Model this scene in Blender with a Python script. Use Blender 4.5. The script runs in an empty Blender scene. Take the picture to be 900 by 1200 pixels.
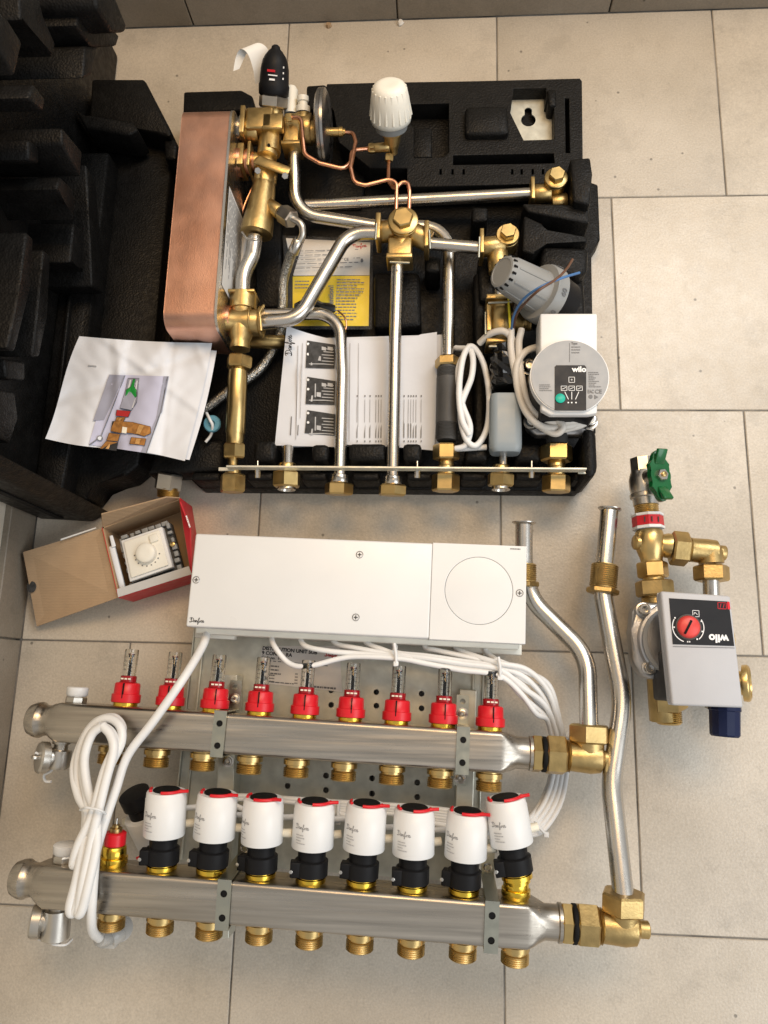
import bpy, bmesh, math, random
from math import pi, sin, cos, radians, atan2
from mathutils import Vector, Matrix, Euler
random.seed(11)
sc = bpy.context.scene
col = sc.collection

# ------------------------------------------------------------------ camera, world, lamps, exposure
F_PX = 901.79
CAM_LOC = Vector((-0.230328, 0.261151, 0.930507))
CAM_ROT = Euler((0.217934, 0.0624249, 0.0246766), 'XYZ')
cam_d = bpy.data.cameras.new('camera'); cam_d.sensor_fit = 'HORIZONTAL'; cam_d.sensor_width = 36.0
cam_d.lens = 36.0 * F_PX / 900.0; cam_d.clip_start = 0.01; cam_d.clip_end = 50
cam = bpy.data.objects.new('camera', cam_d); col.objects.link(cam)
cam.location = CAM_LOC; cam.rotation_euler = CAM_ROT; sc.camera = cam

world = bpy.data.worlds.new('World'); sc.world = world; world.use_nodes = True
bg = world.node_tree.nodes['Background']; bg.inputs[0].default_value = (1.0, 0.99, 0.975, 1); bg.inputs[1].default_value = 0.53

def area_lamp(name, loc, target, sx, sy, power, color):
    d = bpy.data.lights.new(name, 'AREA'); d.shape = 'RECTANGLE'; d.size = sx; d.size_y = sy
    d.energy = power; d.color = color
    o = bpy.data.objects.new(name, d); col.objects.link(o); o.location = loc
    o.rotation_euler = (Vector(target) - Vector(loc)).to_track_quat('-Z', 'Y').to_euler()
    return o
area_lamp('window_light', (0.58, 1.38, 1.50), (-0.05, 0.60, 0), 0.8, 1.0, 15.0, (0.93, 0.97, 1.0))
area_lamp('ceiling_light', (-0.10, 1.12, 1.75), (-0.12, 0.95, 0), 0.8, 0.5, 14.0, (1.0, 0.64, 0.29))
area_lamp('right_fill_light', (1.35, -0.35, 1.5), (0.05, 0.15, 0), 1.3, 1.3, 20.0, (0.91, 0.96, 1.0))  # cool fill lamp added at lower right, no doorway known there

vs = sc.view_settings; vs.view_transform = 'Standard'; vs.look = 'None'; vs.gamma = 1; vs.exposure = 0.0
vs.use_curve_mapping = False
sc.cycles.max_bounces = 8; sc.cycles.transparent_max_bounces = 12; sc.cycles.use_denoising = True
sc.cycles.caustics_reflective = False; sc.cycles.caustics_refractive = False

# ------------------------------------------------------------------ measuring: photograph point + height above floor -> place in the room
CM = CAM_ROT.to_matrix()
def P(px, py, z=0.0):
    d = CM @ Vector(((px - 450) / F_PX, -(py - 600) / F_PX, -1))
    return CAM_LOC + d * ((z - CAM_LOC.z) / d.z)
def PX(px, py, X):            # the point on the upright plane x = X
    d = CM @ Vector(((px - 450) / F_PX, -(py - 600) / F_PX, -1))
    return CAM_LOC + d * ((X - CAM_LOC.x) / d.x)
def W(n, px, py, z):          # n photo pixels in metres there
    return n * (P(px + 1, py, z) - P(px, py, z)).length

# ------------------------------------------------------------------ materials
def mat(name, c, rough=.5, metal=0., var=.12, vscale=30., bump=0., bscale=300., rvar=.1, c2=None, spec=.5,
        trans=0., alpha=1., stretch=None, kind='noise', ior=1.45, coat=0., speck=0., aniso=0., bdist=.001, sheen=0.):
    m = bpy.data.materials.new(name); m.use_nodes = True; nt = m.node_tree; N = nt.nodes; L = nt.links
    b = N['Principled BSDF']
    tc = N.new('ShaderNodeTexCoord'); src = tc.outputs['Object']
    if stretch:
        mp = N.new('ShaderNodeMapping'); mp.inputs['Scale'].default_value = stretch; L.new(src, mp.inputs[0]); src = mp.outputs[0]
    n1 = N.new('ShaderNodeTexNoise'); n1.inputs['Scale'].default_value = vscale; n1.inputs['Detail'].default_value = 5
    L.new(src, n1.inputs['Vector'])
    cr = N.new('ShaderNodeValToRGB'); cr.color_ramp.elements[0].position = .3; cr.color_ramp.elements[1].position = .7
    if c2 is None:
        a = [max(0, x * (1 - var)) for x in c]; bb = [min(1, x * (1 + var)) for x in c]
    else: a, bb = c, c2
    cr.color_ramp.elements[0].color = (*a, 1); cr.color_ramp.elements[1].color = (*bb, 1)
    L.new(n1.outputs['Fac'], cr.inputs['Fac']); colr = cr.outputs[0]
    if speck:
        n3 = N.new('ShaderNodeTexNoise'); n3.inputs['Scale'].default_value = bscale * .7; n3.inputs['Detail'].default_value = 2
        L.new(src, n3.inputs['Vector'])
        mr3 = N.new('ShaderNodeMapRange'); mr3.inputs[1].default_value = .3; mr3.inputs[2].default_value = .7
        mr3.inputs[3].default_value = 1 - speck; mr3.inputs[4].default_value = 1 + speck; L.new(n3.outputs['Fac'], mr3.inputs[0])
        mx = N.new('ShaderNodeVectorMath'); mx.operation = 'SCALE'; L.new(colr, mx.inputs[0]); L.new(mr3.outputs[0], mx.inputs['Scale']); colr = mx.outputs[0]
    L.new(colr, b.inputs['Base Color'])
    mr = N.new('ShaderNodeMapRange'); mr.inputs[1].default_value = .25; mr.inputs[2].default_value = .75
    mr.inputs[3].default_value = max(.02, rough - rvar); mr.inputs[4].default_value = min(1, rough + rvar)
    n2 = N.new('ShaderNodeTexNoise'); n2.inputs['Scale'].default_value = vscale * 2.3; n2.inputs['Detail'].default_value = 6; L.new(src, n2.inputs['Vector'])
    L.new(n2.outputs['Fac'], mr.inputs[0]); L.new(mr.outputs[0], b.inputs['Roughness'])
    b.inputs['Metallic'].default_value = metal; b.inputs['Specular IOR Level'].default_value = spec; b.inputs['IOR'].default_value = ior
    b.inputs['Transmission Weight'].default_value = trans; b.inputs['Alpha'].default_value = alpha; b.inputs['Coat Weight'].default_value = coat
    if aniso: b.inputs['Anisotropic'].default_value = aniso
    if bump:
        if kind == 'voronoi':
            t = N.new('ShaderNodeTexVoronoi'); t.inputs['Scale'].default_value = bscale; o = t.outputs['Distance']
        else:
            t = N.new('ShaderNodeTexNoise'); t.inputs['Scale'].default_value = bscale; t.inputs['Detail'].default_value = 3; o = t.outputs['Fac']
        L.new(src, t.inputs['Vector'])
        bp = N.new('ShaderNodeBump'); bp.inputs['Strength'].default_value = bump; bp.inputs['Distance'].default_value = bdist
        L.new(o, bp.inputs['Height']); L.new(bp.outputs[0], b.inputs['Normal'])
    return m

def tile_material(name, c, c2, rough):
    m = bpy.data.materials.new(name); m.use_nodes = True; nt = m.node_tree; N = nt.nodes; L = nt.links; b = N['Principled BSDF']
    g = N.new('ShaderNodeNewGeometry'); oi = N.new('ShaderNodeObjectInfo')
    off = N.new('ShaderNodeVectorMath'); off.operation = 'MULTIPLY_ADD'; L.new(oi.outputs['Random'], off.inputs[0])
    off.inputs[1].default_value = (7, 13, 5); L.new(g.outputs['Position'], off.inputs[2])
    def noise(s, d=5, r=.55):
        n = N.new('ShaderNodeTexNoise'); n.inputs['Scale'].default_value = s; n.inputs['Detail'].default_value = d; n.inputs['Roughness'].default_value = r
        L.new(off.outputs[0], n.inputs['Vector']); return n.outputs['Fac']
    def rng(i, a, bb, lo, hi):
        r = N.new('ShaderNodeMapRange'); r.inputs[1].default_value = a; r.inputs[2].default_value = bb; r.inputs[3].default_value = lo; r.inputs[4].default_value = hi
        L.new(i, r.inputs[0]); return r.outputs[0]
    def mul(x, y):
        v = N.new('ShaderNodeMath'); v.operation = 'MULTIPLY'; L.new(x, v.inputs[0]); L.new(y, v.inputs[1]); return v.outputs[0]
    cr = N.new('ShaderNodeValToRGB'); cr.color_ramp.elements[0].color = (*c, 1); cr.color_ramp.elements[1].color = (*c2, 1)
    cr.color_ramp.elements[0].position = .32; cr.color_ramp.elements[1].position = .68
    L.new(noise(6, 6), cr.inputs[0])
    k = mul(rng(noise(420, 2), .3, .7, .90, 1.08), rng(oi.outputs['Random'], 0, 1, .91, 1.07))
    k = mul(k, rng(noise(38, 3, .8), .30, .36, .9, 1.0))          # faint stains
    k = mul(k, rng(noise(2.6, 4, .6), .30, .70, .84, 1.10)); k = mul(k, rng(noise(14, 5, .75), .36, .48, .90, 1.0))   # wear and wash marks
    vo = N.new('ShaderNodeTexVoronoi'); vo.inputs['Scale'].default_value = 26; L.new(off.outputs[0], vo.inputs['Vector'])
    k = mul(k, rng(vo.outputs['Distance'], .035, .06, .45, 1.0))    # dark specks
    s = N.new('ShaderNodeVectorMath'); s.operation = 'SCALE'; L.new(cr.outputs[0], s.inputs[0]); L.new(k, s.inputs['Scale'])
    L.new(s.outputs[0], b.inputs['Base Color'])
    L.new(rng(noise(60, 4), .3, .7, rough - .06, rough + .1), b.inputs['Roughness'])
    bp = N.new('ShaderNodeBump'); bp.inputs['Strength'].default_value = .40; bp.inputs['Distance'].default_value = .0009
    L.new(noise(330, 2), bp.inputs['Height']); L.new(bp.outputs[0], b.inputs['Normal'])
    return m

M = {}
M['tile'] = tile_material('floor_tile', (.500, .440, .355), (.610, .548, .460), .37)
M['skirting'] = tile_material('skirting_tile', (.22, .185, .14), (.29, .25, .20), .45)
M['grout'] = mat('grout', (.20, .185, .165), .9, var=.6, vscale=18, bump=.5, bscale=500)
M['plaster'] = mat('plaster', (.62, .56, .46), .85, var=.05, bump=.3, bscale=120)
M['foam'] = mat('black_foam', (.0060, .0056, .0052), .50, var=.35, vscale=60, bump=.50, bscale=400, kind='voronoi', bdist=.0009, rvar=.14, spec=.21)
M['steel'] = mat('stainless_steel', (.55, .52, .475), .27, 1, var=.06, vscale=25, rvar=.03, bump=.0, bscale=700)
M['steel_brushed'] = mat('brushed_steel', (.43, .39, .335), .33, 1, var=.22, vscale=22, stretch=(.25, 7, 7), rvar=.12, bump=.05, bscale=260, aniso=.35)
M['steel_dark'] = mat('dark_steel', (.34, .33, .32), .3, 1, var=.15)
M['galv'] = mat('galvanised_steel', (.58, .57, .49), .46, .65, var=.12, vscale=70, rvar=.1, kind='voronoi', bump=.04, bscale=90)
M['zinc'] = mat('zinc_yellow_steel', (.42, .42, .355), .34, 1, var=.05, vscale=40)
M['braid'] = mat('steel_braid', (.10, .10, .095), .35, 1, c2=(.70, .68, .62), vscale=620, bump=.8, bscale=620, kind='voronoi')
M['nickel'] = mat('nickel', (.55, .52, .47), .34, 1, var=.1)
M['brass'] = mat('cast_brass', (.49, .35, .15), .39, 1, var=.24, vscale=50, bump=.18, bscale=420, rvar=.08)
M['brass_bright'] = mat('turned_brass', (.58, .415, .175), .32, 1, var=.1, vscale=60, rvar=.05)
M['brass_gold'] = mat('golden_brass', (.80, .54, .07), .24, 1, var=.08)
M['copper'] = mat('copper', (.74, .37, .23), .33, 1, var=.1, vscale=60)
M['copper_sheet'] = mat('copper_sheet', (.58, .31, .215), .40, 1, c2=(.76, .45, .335), vscale=26, stretch=(1, .7, 1), rvar=.08, bump=.22, bscale=900)
M['white'] = mat('white_plastic', (.74, .74, .73), .34, var=.02, vscale=15, bump=.04, bscale=900, rvar=.10)
M['white_warm'] = mat('warm_white_plastic', (.80, .77, .68), .4, var=.03, bump=.04, bscale=900)
M['cable'] = mat('white_cable_sheath', (.76, .755, .74), .40, var=.03, vscale=60)
M['cable_grey'] = mat('pale_cable_sheath', (.70, .66, .60), .42, var=.05)
M['red'] = mat('red_plastic', (.66, .013, .022), .33, var=.08, rvar=.05)
M['red_clear'] = mat('dark_red_plastic', (.30, .008, .012), .2, var=.1)
M['black'] = mat('black_plastic', (.010, .010, .011), .48, spec=.16, var=.15, bump=.06, bscale=900)
M['black_gloss'] = mat('black_film', (.008, .008, .008), .16, var=.2, bump=.3, bscale=60, bdist=.004)
M['rubber'] = mat('rubber', (.008, .008, .008), .65, spec=.15)
M['grey'] = mat('grey_plastic', (.27, .275, .27), .45, var=.03, bump=.05, bscale=900)
M['grey_light'] = mat('light_grey_plastic', (.47, .47, .485), .46, var=.025, bump=.06, bscale=900)
M['grey_blue'] = mat('blue_grey_plastic', (.26, .30, .325), .36, var=.03)
M['grey_dark'] = mat('dark_grey_plastic', (.065, .063, .060), .5, spec=.3, var=.2, bump=.2, bscale=500)
M['alu'] = mat('cast_aluminium', (.44, .43, .425), .40, 1, var=.1, bump=.25, bscale=500)
M['silver_label'] = mat('silver_label', (.30, .31, .32), .40, .0, var=.03)
M['ink'] = mat('black_ink', (.02, .02, .022), .6)
M['ink_grey'] = mat('grey_ink', (.16, .16, .165), .6)
M['ink_logo'] = mat('faded_print', (.27, .27, .28), .6)
M['ink_pale'] = mat('pale_ink', (.42, .42, .43), .6)
M['ink_red'] = mat('red_ink', (.62, .03, .03), .6)
M['ink_white'] = mat('white_ink', (.85, .85, .84), .5)
M['paper'] = mat('paper', (.70, .71, .74), .8, var=.02, vscale=40, bump=.15, bscale=60, bdist=.002)
M['paper_label'] = mat('paper_label', (.76, .72, .66), .55, var=.03)
M['paper_tag'] = mat('cream_tag', (.78, .73, .60), .5, var=.03)
M['tag_white'] = mat('white_tag', (.88, .87, .83), .5, var=.02)
M['yellow'] = mat('yellow_paper', (.86, .62, .01), .5, var=.04)
M['kraft'] = mat('kraft_cardboard', (.39, .265, .155), .85, var=.06, vscale=35, bump=.1, bscale=400)
def _kraft_flutes():
    m = mat('fluted_cardboard', (.40, .275, .165), .85, var=.06, vscale=35)
    nt = m.node_tree; N = nt.nodes; L = nt.links; b = N['Principled BSDF']
    tc = N.new('ShaderNodeTexCoord'); wv = N.new('ShaderNodeTexWave'); wv.bands_direction = 'Y'; wv.inputs['Scale'].default_value = 95; wv.inputs['Distortion'].default_value = 1.0
    L.new(tc.outputs['Object'], wv.inputs['Vector']); bp = N.new('ShaderNodeBump'); bp.inputs['Strength'].default_value = .25; bp.inputs['Distance'].default_value = .0006
    L.new(wv.outputs['Fac'], bp.inputs['Height']); L.new(bp.outputs[0], b.inputs['Normal']); return m
M['kraft_fluted'] = _kraft_flutes()
M['red_card'] = mat('red_printed_card', (.52, .012, .022), .4, var=.05)
M['grey_card'] = mat('grey_card', (.55, .53, .50), .7, var=.04)
M['white_card'] = mat('white_card', (.75, .74, .72), .6)
M['glass'] = mat('clear_acrylic', (.97, .97, .95), .03, var=.01, trans=1.0, ior=1.34, rvar=.01)
M['film'] = mat('clear_film', (.9, .9, .9), .08, var=.02, alpha=.05, bump=.6, bscale=45, bdist=.01)
M['wax'] = mat('milky_plastic', (.62, .60, .56), .3, var=.03, trans=.25)
M['blue'] = mat('dark_blue_plastic', (.005, .011, .048), .42, spec=.3, var=.1)
M['blue_pale'] = mat('pale_blue_plastic', (.14, .36, .46), .3, var=.05, trans=.2)
M['blue_wire'] = mat('blue_wire', (.06, .16, .36), .4)
M['brown_wire'] = mat('brown_wire', (.12, .055, .03), .4)
M['yellow_wire'] = mat('yellow_wire', (.72, .62, .03), .4)
M['green'] = mat('green_enamel', (.004, .10, .026), .28, var=.1, coat=.3)
M['teal'] = mat('teal_button', (.0, .40, .29), .4)
M['red_knob'] = mat('red_knob', (.66, .06, .05), .4)
M['panel'] = mat('dark_panel', (.020, .021, .024), .42, var=.05, spec=.2)
M['line_grey'] = mat('seam', (.10, .10, .10), .7)
M['print_lilac'] = mat('lilac_print', (.50, .50, .63), .75, var=.04)
M['print_grey'] = mat('grey_print', (.30, .30, .36), .75, var=.1)
M['print_green'] = mat('green_print', (.01, .26, .035), .7)
M['print_tan'] = mat('tan_print', (.52, .28, .09), .7, var=.2, vscale=200)
M['print_brown'] = mat('brown_print', (.34, .15, .035), .7, var=.35, vscale=160)
M['print_red'] = mat('red_print', (.42, .02, .02), .7)
M['photo_dark'] = mat('grey_photo_print', (.045, .045, .045), .7, var=.5, vscale=150)
M['photo_light'] = mat('light_photo_print', (.52, .52, .52), .7)

# ------------------------------------------------------------------ geometry (lists of verts / faces)
def ortho(d):
    d = d.normalized(); a = Vector((0, 0, 1)) if abs(d.z) < .9 else Vector((0, 1, 0))
    u = a.cross(d).normalized(); return u, d.cross(u)
def lathe(A, D, prof, n=24, rot=0., up=None):
    A = Vector(A); D = Vector(D).normalized(); u, v = ortho(D)
    vs_, fs = [], []
    for t, r in prof:
        for i in range(n):
            a = rot + 2 * pi * i / n; vs_.append(A + D * t + (u * cos(a) + v * sin(a)) * r)
    for k in range(len(prof) - 1):
        for i in range(n):
            j = (i + 1) % n; fs.append((k * n + i, k * n + j, (k + 1) * n + j, (k + 1) * n + i))
    fs.append(tuple(range(n - 1, -1, -1))); fs.append(tuple((len(prof) - 1) * n + i for i in range(n)))
    return vs_, fs
def cyl(A, B, r, n=20, ch=0.0006):
    A = Vector(A); B = Vector(B); l = (B - A).length; ch = min(ch, l * .3, r * .3)
    return lathe(A, B - A, [(0, r - ch), (ch, r), (l - ch, r), (l, r - ch)], n)
def hexn(A, B, r, rot=0., n=6):
    A = Vector(A); B = Vector(B); l = (B - A).length; c = min(.0018, l * .2)
    return lathe(A, B - A, [(0, r * .90), (c, r), (l - c, r), (l, r * .90)], n, rot)
def thread(t0, t1, r, pitch=.0016):
    k = max(2, int((t1 - t0) / pitch)); o = []
    for i in range(k):
        a = t0 + (t1 - t0) * i / k; b = t0 + (t1 - t0) * (i + .5) / k
        o += [(a, r - .0009), (b, r)]
    o.append((t1, r - .0009)); return o
def fillet(pts, rad, n=8):
    pts = [Vector(p) for p in pts]
    if len(pts) < 3: return pts
    out = [pts[0]]
    for i in range(1, len(pts) - 1):
        r_ = rad[i - 1] if isinstance(rad, (list, tuple)) else rad
        a = pts[i - 1] - pts[i]; b = pts[i + 1] - pts[i]; la, lb = a.length, b.length; a.normalize(); b.normalize()
        ang = a.angle(b)
        if ang > pi - .02: out.append(pts[i]); continue
        t = min(r_ / math.tan(ang / 2), la * .49, lb * .49); r = t * math.tan(ang / 2)
        cdir = (a + b).normalized(); cen = pts[i] + cdir * (r / sin(ang / 2))
        s = pts[i] + a * t - cen; e = pts[i] + b * t - cen
        for k in range(n + 1):
            th = s.angle(e); f = k / n
            q = (s * sin((1 - f) * th) + e * sin(f * th)) / sin(th)
            out.append(cen + q)
    out.append(pts[-1]); return out
def sweep(path, r, n=12, cap=True):
    path = [Vector(p) for p in path]; q = [path[0]]
    for p in path[1:]:
        if (p - q[-1]).length > 1e-5: q.append(p)
    path = q; vs_, fs = [], []
    T = [(path[min(i + 1, len(path) - 1)] - path[max(i - 1, 0)]).normalized() for i in range(len(path))]
    u, v = ortho(T[0])
    for i, p in enumerate(path):
        if i:
            u = (u - T[i] * u.dot(T[i])).normalized(); v = T[i].cross(u)
        rr = r(i / (len(path) - 1)) if callable(r) else r
        for k in range(n):
            a = 2 * pi * k / n; vs_.append(p + (u * cos(a) + v * sin(a)) * rr)
    for i in range(len(path) - 1):
        for k in range(n):
            j = (k + 1) % n; fs.append((i * n + k, i * n + j, (i + 1) * n + j, (i + 1) * n + k))
    if cap: fs.append(tuple(range(n - 1, -1, -1))); fs.append(tuple((len(path) - 1) * n + k for k in range(n)))
    return vs_, fs
def tube(pts, r, rad=.03, n=18): return sweep(fillet(pts, rad), r, max(n, 12))
def spline(pts, k=8):
    pts = [Vector(p) for p in pts]; q = [pts[0] * 2 - pts[1]] + pts + [pts[-1] * 2 - pts[-2]]; out = []
    for i in range(1, len(q) - 2):
        a, b, c, d = q[i - 1], q[i], q[i + 1], q[i + 2]
        for s in range(k):
            t = s / k
            out.append(.5 * ((2 * b) + (c - a) * t + (2 * a - 5 * b + 4 * c - d) * t * t + (3 * b - a - 3 * c + d) * t ** 3))
    out.append(pts[-1]); return out
def cable(pts, r, k=8, n=10): return sweep(spline(pts, k), r, n)
def _bevel(bm, bev, seg=2):
    if bev: bmesh.ops.bevel(bm, geom=bm.edges[:], offset=bev, segments=seg, profile=.5, affect='EDGES', clamp_overlap=True)
def _out(bm):
    bmesh.ops.recalc_face_normals(bm, faces=bm.faces[:]); bm.verts.index_update()
    r = [v.co.copy() for v in bm.verts], [tuple(v.index for v in f.verts) for f in bm.faces]; bm.free(); return r
def box(c, s, bev=.001, fr=None, seg=2):
    bm = bmesh.new(); bmesh.ops.create_cube(bm, size=1)
    for v in bm.verts: v.co = Vector((v.co.x * s[0], v.co.y * s[1], v.co.z * s[2]))
    _bevel(bm, min(bev, min(s) * .45) if bev else 0, seg); g = _out(bm)
    R3 = fr.to_3x3() if fr else Matrix.Identity(3); c = Vector(c)
    return [R3 @ v + c for v in g[0]], g[1]
def prism(bot, top, bev=.001, seg=2):      # two outlines of equal count
    bm = bmesh.new(); a = [bm.verts.new(p) for p in bot]; b = [bm.verts.new(p) for p in top]; n = len(a)
    bm.faces.new(a[::-1]); bm.faces.new(b)
    for i in range(n): j = (i + 1) % n; bm.faces.new((a[i], a[j], b[j], b[i]))
    _bevel(bm, bev, seg); return _out(bm)
def slab(poly, z0, z1, bev=.002, grow=0., seg=2):   # poly: xy points in the room
    p = [Vector((q[0], q[1], 0)) for q in poly]; c = sum(p, Vector()) / len(p)
    return prism([Vector((q.x, q.y, z0)) + (q - c).normalized() * grow for q in p], [Vector((q.x, q.y, z1)) for q in p], bev, seg)
def pslab(px, z0, z1, bev=.002, grow=0.): return slab([P(x, y, z1) for x, y in px], z0, z1, bev, grow)
def loft(rings, cap=True):
    n = len(rings[0]); vs_ = [v for r in rings for v in r]; fs = []
    for i in range(len(rings) - 1):
        for k in range(n):
            j = (k + 1) % n; fs.append((i * n + k, i * n + j, (i + 1) * n + j, (i + 1) * n + k))
    if cap: fs.append(tuple(range(n - 1, -1, -1))); fs.append(tuple((len(rings) - 1) * n + k for k in range(n)))
    return vs_, fs
def rrect(hx, hy, r, n=6):      # rounded rectangle outline
    o = []
    for (sx, sy, a0) in ((1, 1, 0), (-1, 1, pi / 2), (-1, -1, pi), (1, -1, 3 * pi / 2)):
        for k in range(n + 1):
            a = a0 + pi / 2 * k / n; o.append((sx * (hx - r) + r * cos(a), sy * (hy - r) + r * sin(a)))
    return o
def plate(outer, holes, z0, z1, fr=None, bevel=.0):   # flat sheet with real holes; holes = (x, y, r) or outlines
    cu = bpy.data.curves.new('tmp', 'CURVE'); cu.dimensions = '2D'; cu.fill_mode = 'BOTH'; cu.extrude = (z1 - z0) / 2 - bevel; cu.bevel_depth = bevel
    def add(pts):
        s = cu.splines.new('POLY'); s.points.add(len(pts) - 1); s.use_cyclic_u = True
        for p, q in zip(s.points, pts): p.co = (q[0], q[1], 0, 1)
    add(outer)
    for h in holes:
        add([(h[0] + h[2] * cos(a * pi / 8), h[1] + h[2] * sin(a * pi / 8)) for a in range(16)] if not isinstance(h, list) else h)
    g = _curve_mesh(cu); zc = (z0 + z1) / 2; g = ([v + Vector((0, 0, zc)) for v in g[0]], g[1])
    return xf(g, fr) if fr else g
def _curve_mesh(cu):
    o = bpy.data.objects.new('tmp', cu); me = bpy.data.meshes.new_from_object(o)
    g = [v.co.copy() for v in me.vertices], [tuple(f.vertices) for f in me.polygons]
    bpy.data.objects.remove(o); bpy.data.meshes.remove(me); bpy.data.curves.remove(cu); return g
def text(s, size, fr, bold=.0, th=.0002, align='LEFT', sx=1., shear=0.):
    cu = bpy.data.curves.new('tmp', 'FONT'); cu.body = s; cu.size = size; cu.align_x = align; cu.align_y = 'CENTER'
    cu.extrude = th; cu.offset = bold * size; cu.shear = shear; cu.resolution_u = 3
    g = _curve_mesh(cu); return xf(([Vector((v.x * sx, v.y, v.z)) for v in g[0]], g[1]), fr)
def xf(g, m): return [m @ v for v in g[0]], g[1]
def merge(*gs):
    vs_, fs = [], []
    for g in gs:
        o = len(vs_); vs_ += g[0]; fs += [tuple(i + o for i in f) for f in g[1]]
    return vs_, fs
def frame(o, x, y=None):
    o = Vector(o); x = Vector(x).normalized(); y = Vector(y) if y is not None else Vector((0, 0, 1)).cross(x)
    z = x.cross(y).normalized(); y = z.cross(x).normalized()
    m = Matrix.Identity(4)
    for i in range(3): m[i][0] = x[i]; m[i][1] = y[i]; m[i][2] = z[i]; m[i][3] = o[i]
    return m
def ribbon(lines, w, fr, th=.0002):     # pen strokes as thin raised bands, local xy
    gs = []
    for ln in lines:
        pts = spline([Vector((a, b, 0)) for a, b in ln], 6); vs_, fs = [], []
        for i, p in enumerate(pts):
            t = (pts[min(i + 1, len(pts) - 1)] - pts[max(i - 1, 0)]).normalized(); nn = Vector((-t.y, t.x, 0))
            vs_ += [p + nn * w / 2, p - nn * w / 2]
        for i in range(len(pts) - 1): fs.append((2 * i, 2 * i + 1, 2 * i + 3, 2 * i + 2))
        gs.append((vs_, fs))
    return xf(merge(*gs), fr)
def rect(x0, y0, x1, y1, z=0.): return [Vector((x0, y0, z)), Vector((x1, y0, z)), Vector((x1, y1, z)), Vector((x0, y1, z))], [(0, 1, 2, 3)]

# ------------------------------------------------------------------ objects
WL = {}
PRINT = {'drawing_shade', 'picture_detail', 'table_print', 'note_print', 'label_print', 'printed_text', 'small_print', 'label_small_print', 'drawing_lines', 'drawing_outline', 'picture_dots', 'page_rule', 'scale_marks', 'dial_marks', 'grip_rib', 'vent_slot', 'ring_text', 'scale_print', 'display_icons', 'ring_marks'}
def obj(name, geo, m, parent=None, smooth=46, link=True, center=True, kind=None, label=None):
    if isinstance(geo, list): geo = merge(*geo)
    vs_ = geo[0]
    lo = Vector([min(v[i] for v in vs_) for i in range(3)]); hi = Vector([max(v[i] for v in vs_) for i in range(3)])
    c = (lo + hi) / 2 if center else Vector()
    me = bpy.data.meshes.new(name); me.from_pydata([v - c for v in vs_], [], geo[1])
    me.materials.append(M[m] if isinstance(m, str) else m)
    if smooth:
        for p in me.polygons: p.use_smooth = True
        me.set_sharp_from_angle(angle=radians(smooth))
    me.validate(); o = bpy.data.objects.new(name, me)
    if link: col.objects.link(o)
    if parent: o.parent = parent; o.location = c - WL[parent]
    else: o.location = c
    WL[o] = c
    if kind or name in PRINT: o['kind'] = kind or 'stuff'
    if label: o['label'] = label
    return o
def thing(name, label, cat, loc, group=None):
    o = bpy.data.objects.new(name, None); col.objects.link(o); o.location = loc; o.empty_display_size = .03
    WL[o] = Vector(loc); o['label'] = label; o['category'] = cat
    if group: o['group'] = group
    return o
def tag(o, label, cat, group=None):
    o['label'] = label; o['category'] = cat
    if group: o['group'] = group
    return o
def place(proto, mtx, parent=None):          # copy of a prototype with its parts
    c = proto.copy(); col.objects.link(c)
    b = mtx @ Matrix.Translation(WL[proto])
    if parent: c.parent = parent; b = Matrix.Translation(-WL[parent]) @ b
    c.matrix_basis = b
    for ch in proto.children:
        d = ch.copy(); col.objects.link(d); d.parent = c; d.matrix_basis = ch.matrix_basis.copy()
    return c
def drop(*protos):
    for p in protos:
        for ch in list(p.children): bpy.data.objects.remove(ch)
        bpy.data.objects.remove(p)
Z = Vector((0, 0, 1))
def up(v, dz): return Vector((v.x, v.y, v.z + dz))

# cursive maker's signature, about 3.3 wide and 1 high
LOGO = [[(.15, .55), (.35, .95), (.30, .2), (.05, 0), (-.1, .12), (.3, .05), (.75, .35), (.72, .85), (.3, 1.02), (-.1, .85)],
        [(1.2, .38), (1.05, .48), (.85, .25), (.95, .06), (1.12, .2), (1.22, .46), (1.2, .12), (1.3, .08), (1.40, .44), (1.40, .06), (1.48, .32), (1.60, .45), (1.67, .30), (1.67, .08), (1.78, .12), (1.98, .5), (2.14, .90), (2.06, 1.04), (1.97, .80), (1.90, .2), (1.82, -.38), (1.90, -.40), (2.0, -.05), (2.12, .2)],
        [(2.36, .42), (2.2, .3), (2.24, .08), (2.4, .1), (2.46, .32), (2.36, .42), (2.56, .3), (2.72, .5), (2.8, .2), (2.66, .04), (2.8, .12), (3.02, .5), (3.1, .2), (2.95, .02), (3.12, .08), (3.3, .18)]]
def logo(fr, length, w=.09):
    s = length / 3.4
    return ribbon([[(a * s, b * s) for a, b in l] for l in LOGO], w * s, fr)
def textlines(fr, w, n, pitch, h=.35, fill=(.5, 1.), seed=1):     # rows of unreadably small print
    rnd = random.Random(seed); gs = []
    for i in range(n):
        x = 0; end = w * rnd.uniform(*fill)
        while x < end:
            l = min(rnd.uniform(.04, .16) * w, end - x); gs.append(rect(x, -i * pitch - pitch * h, x + l, -i * pitch)); x += l + .025 * w
    return xf(merge(*gs), fr)

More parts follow.
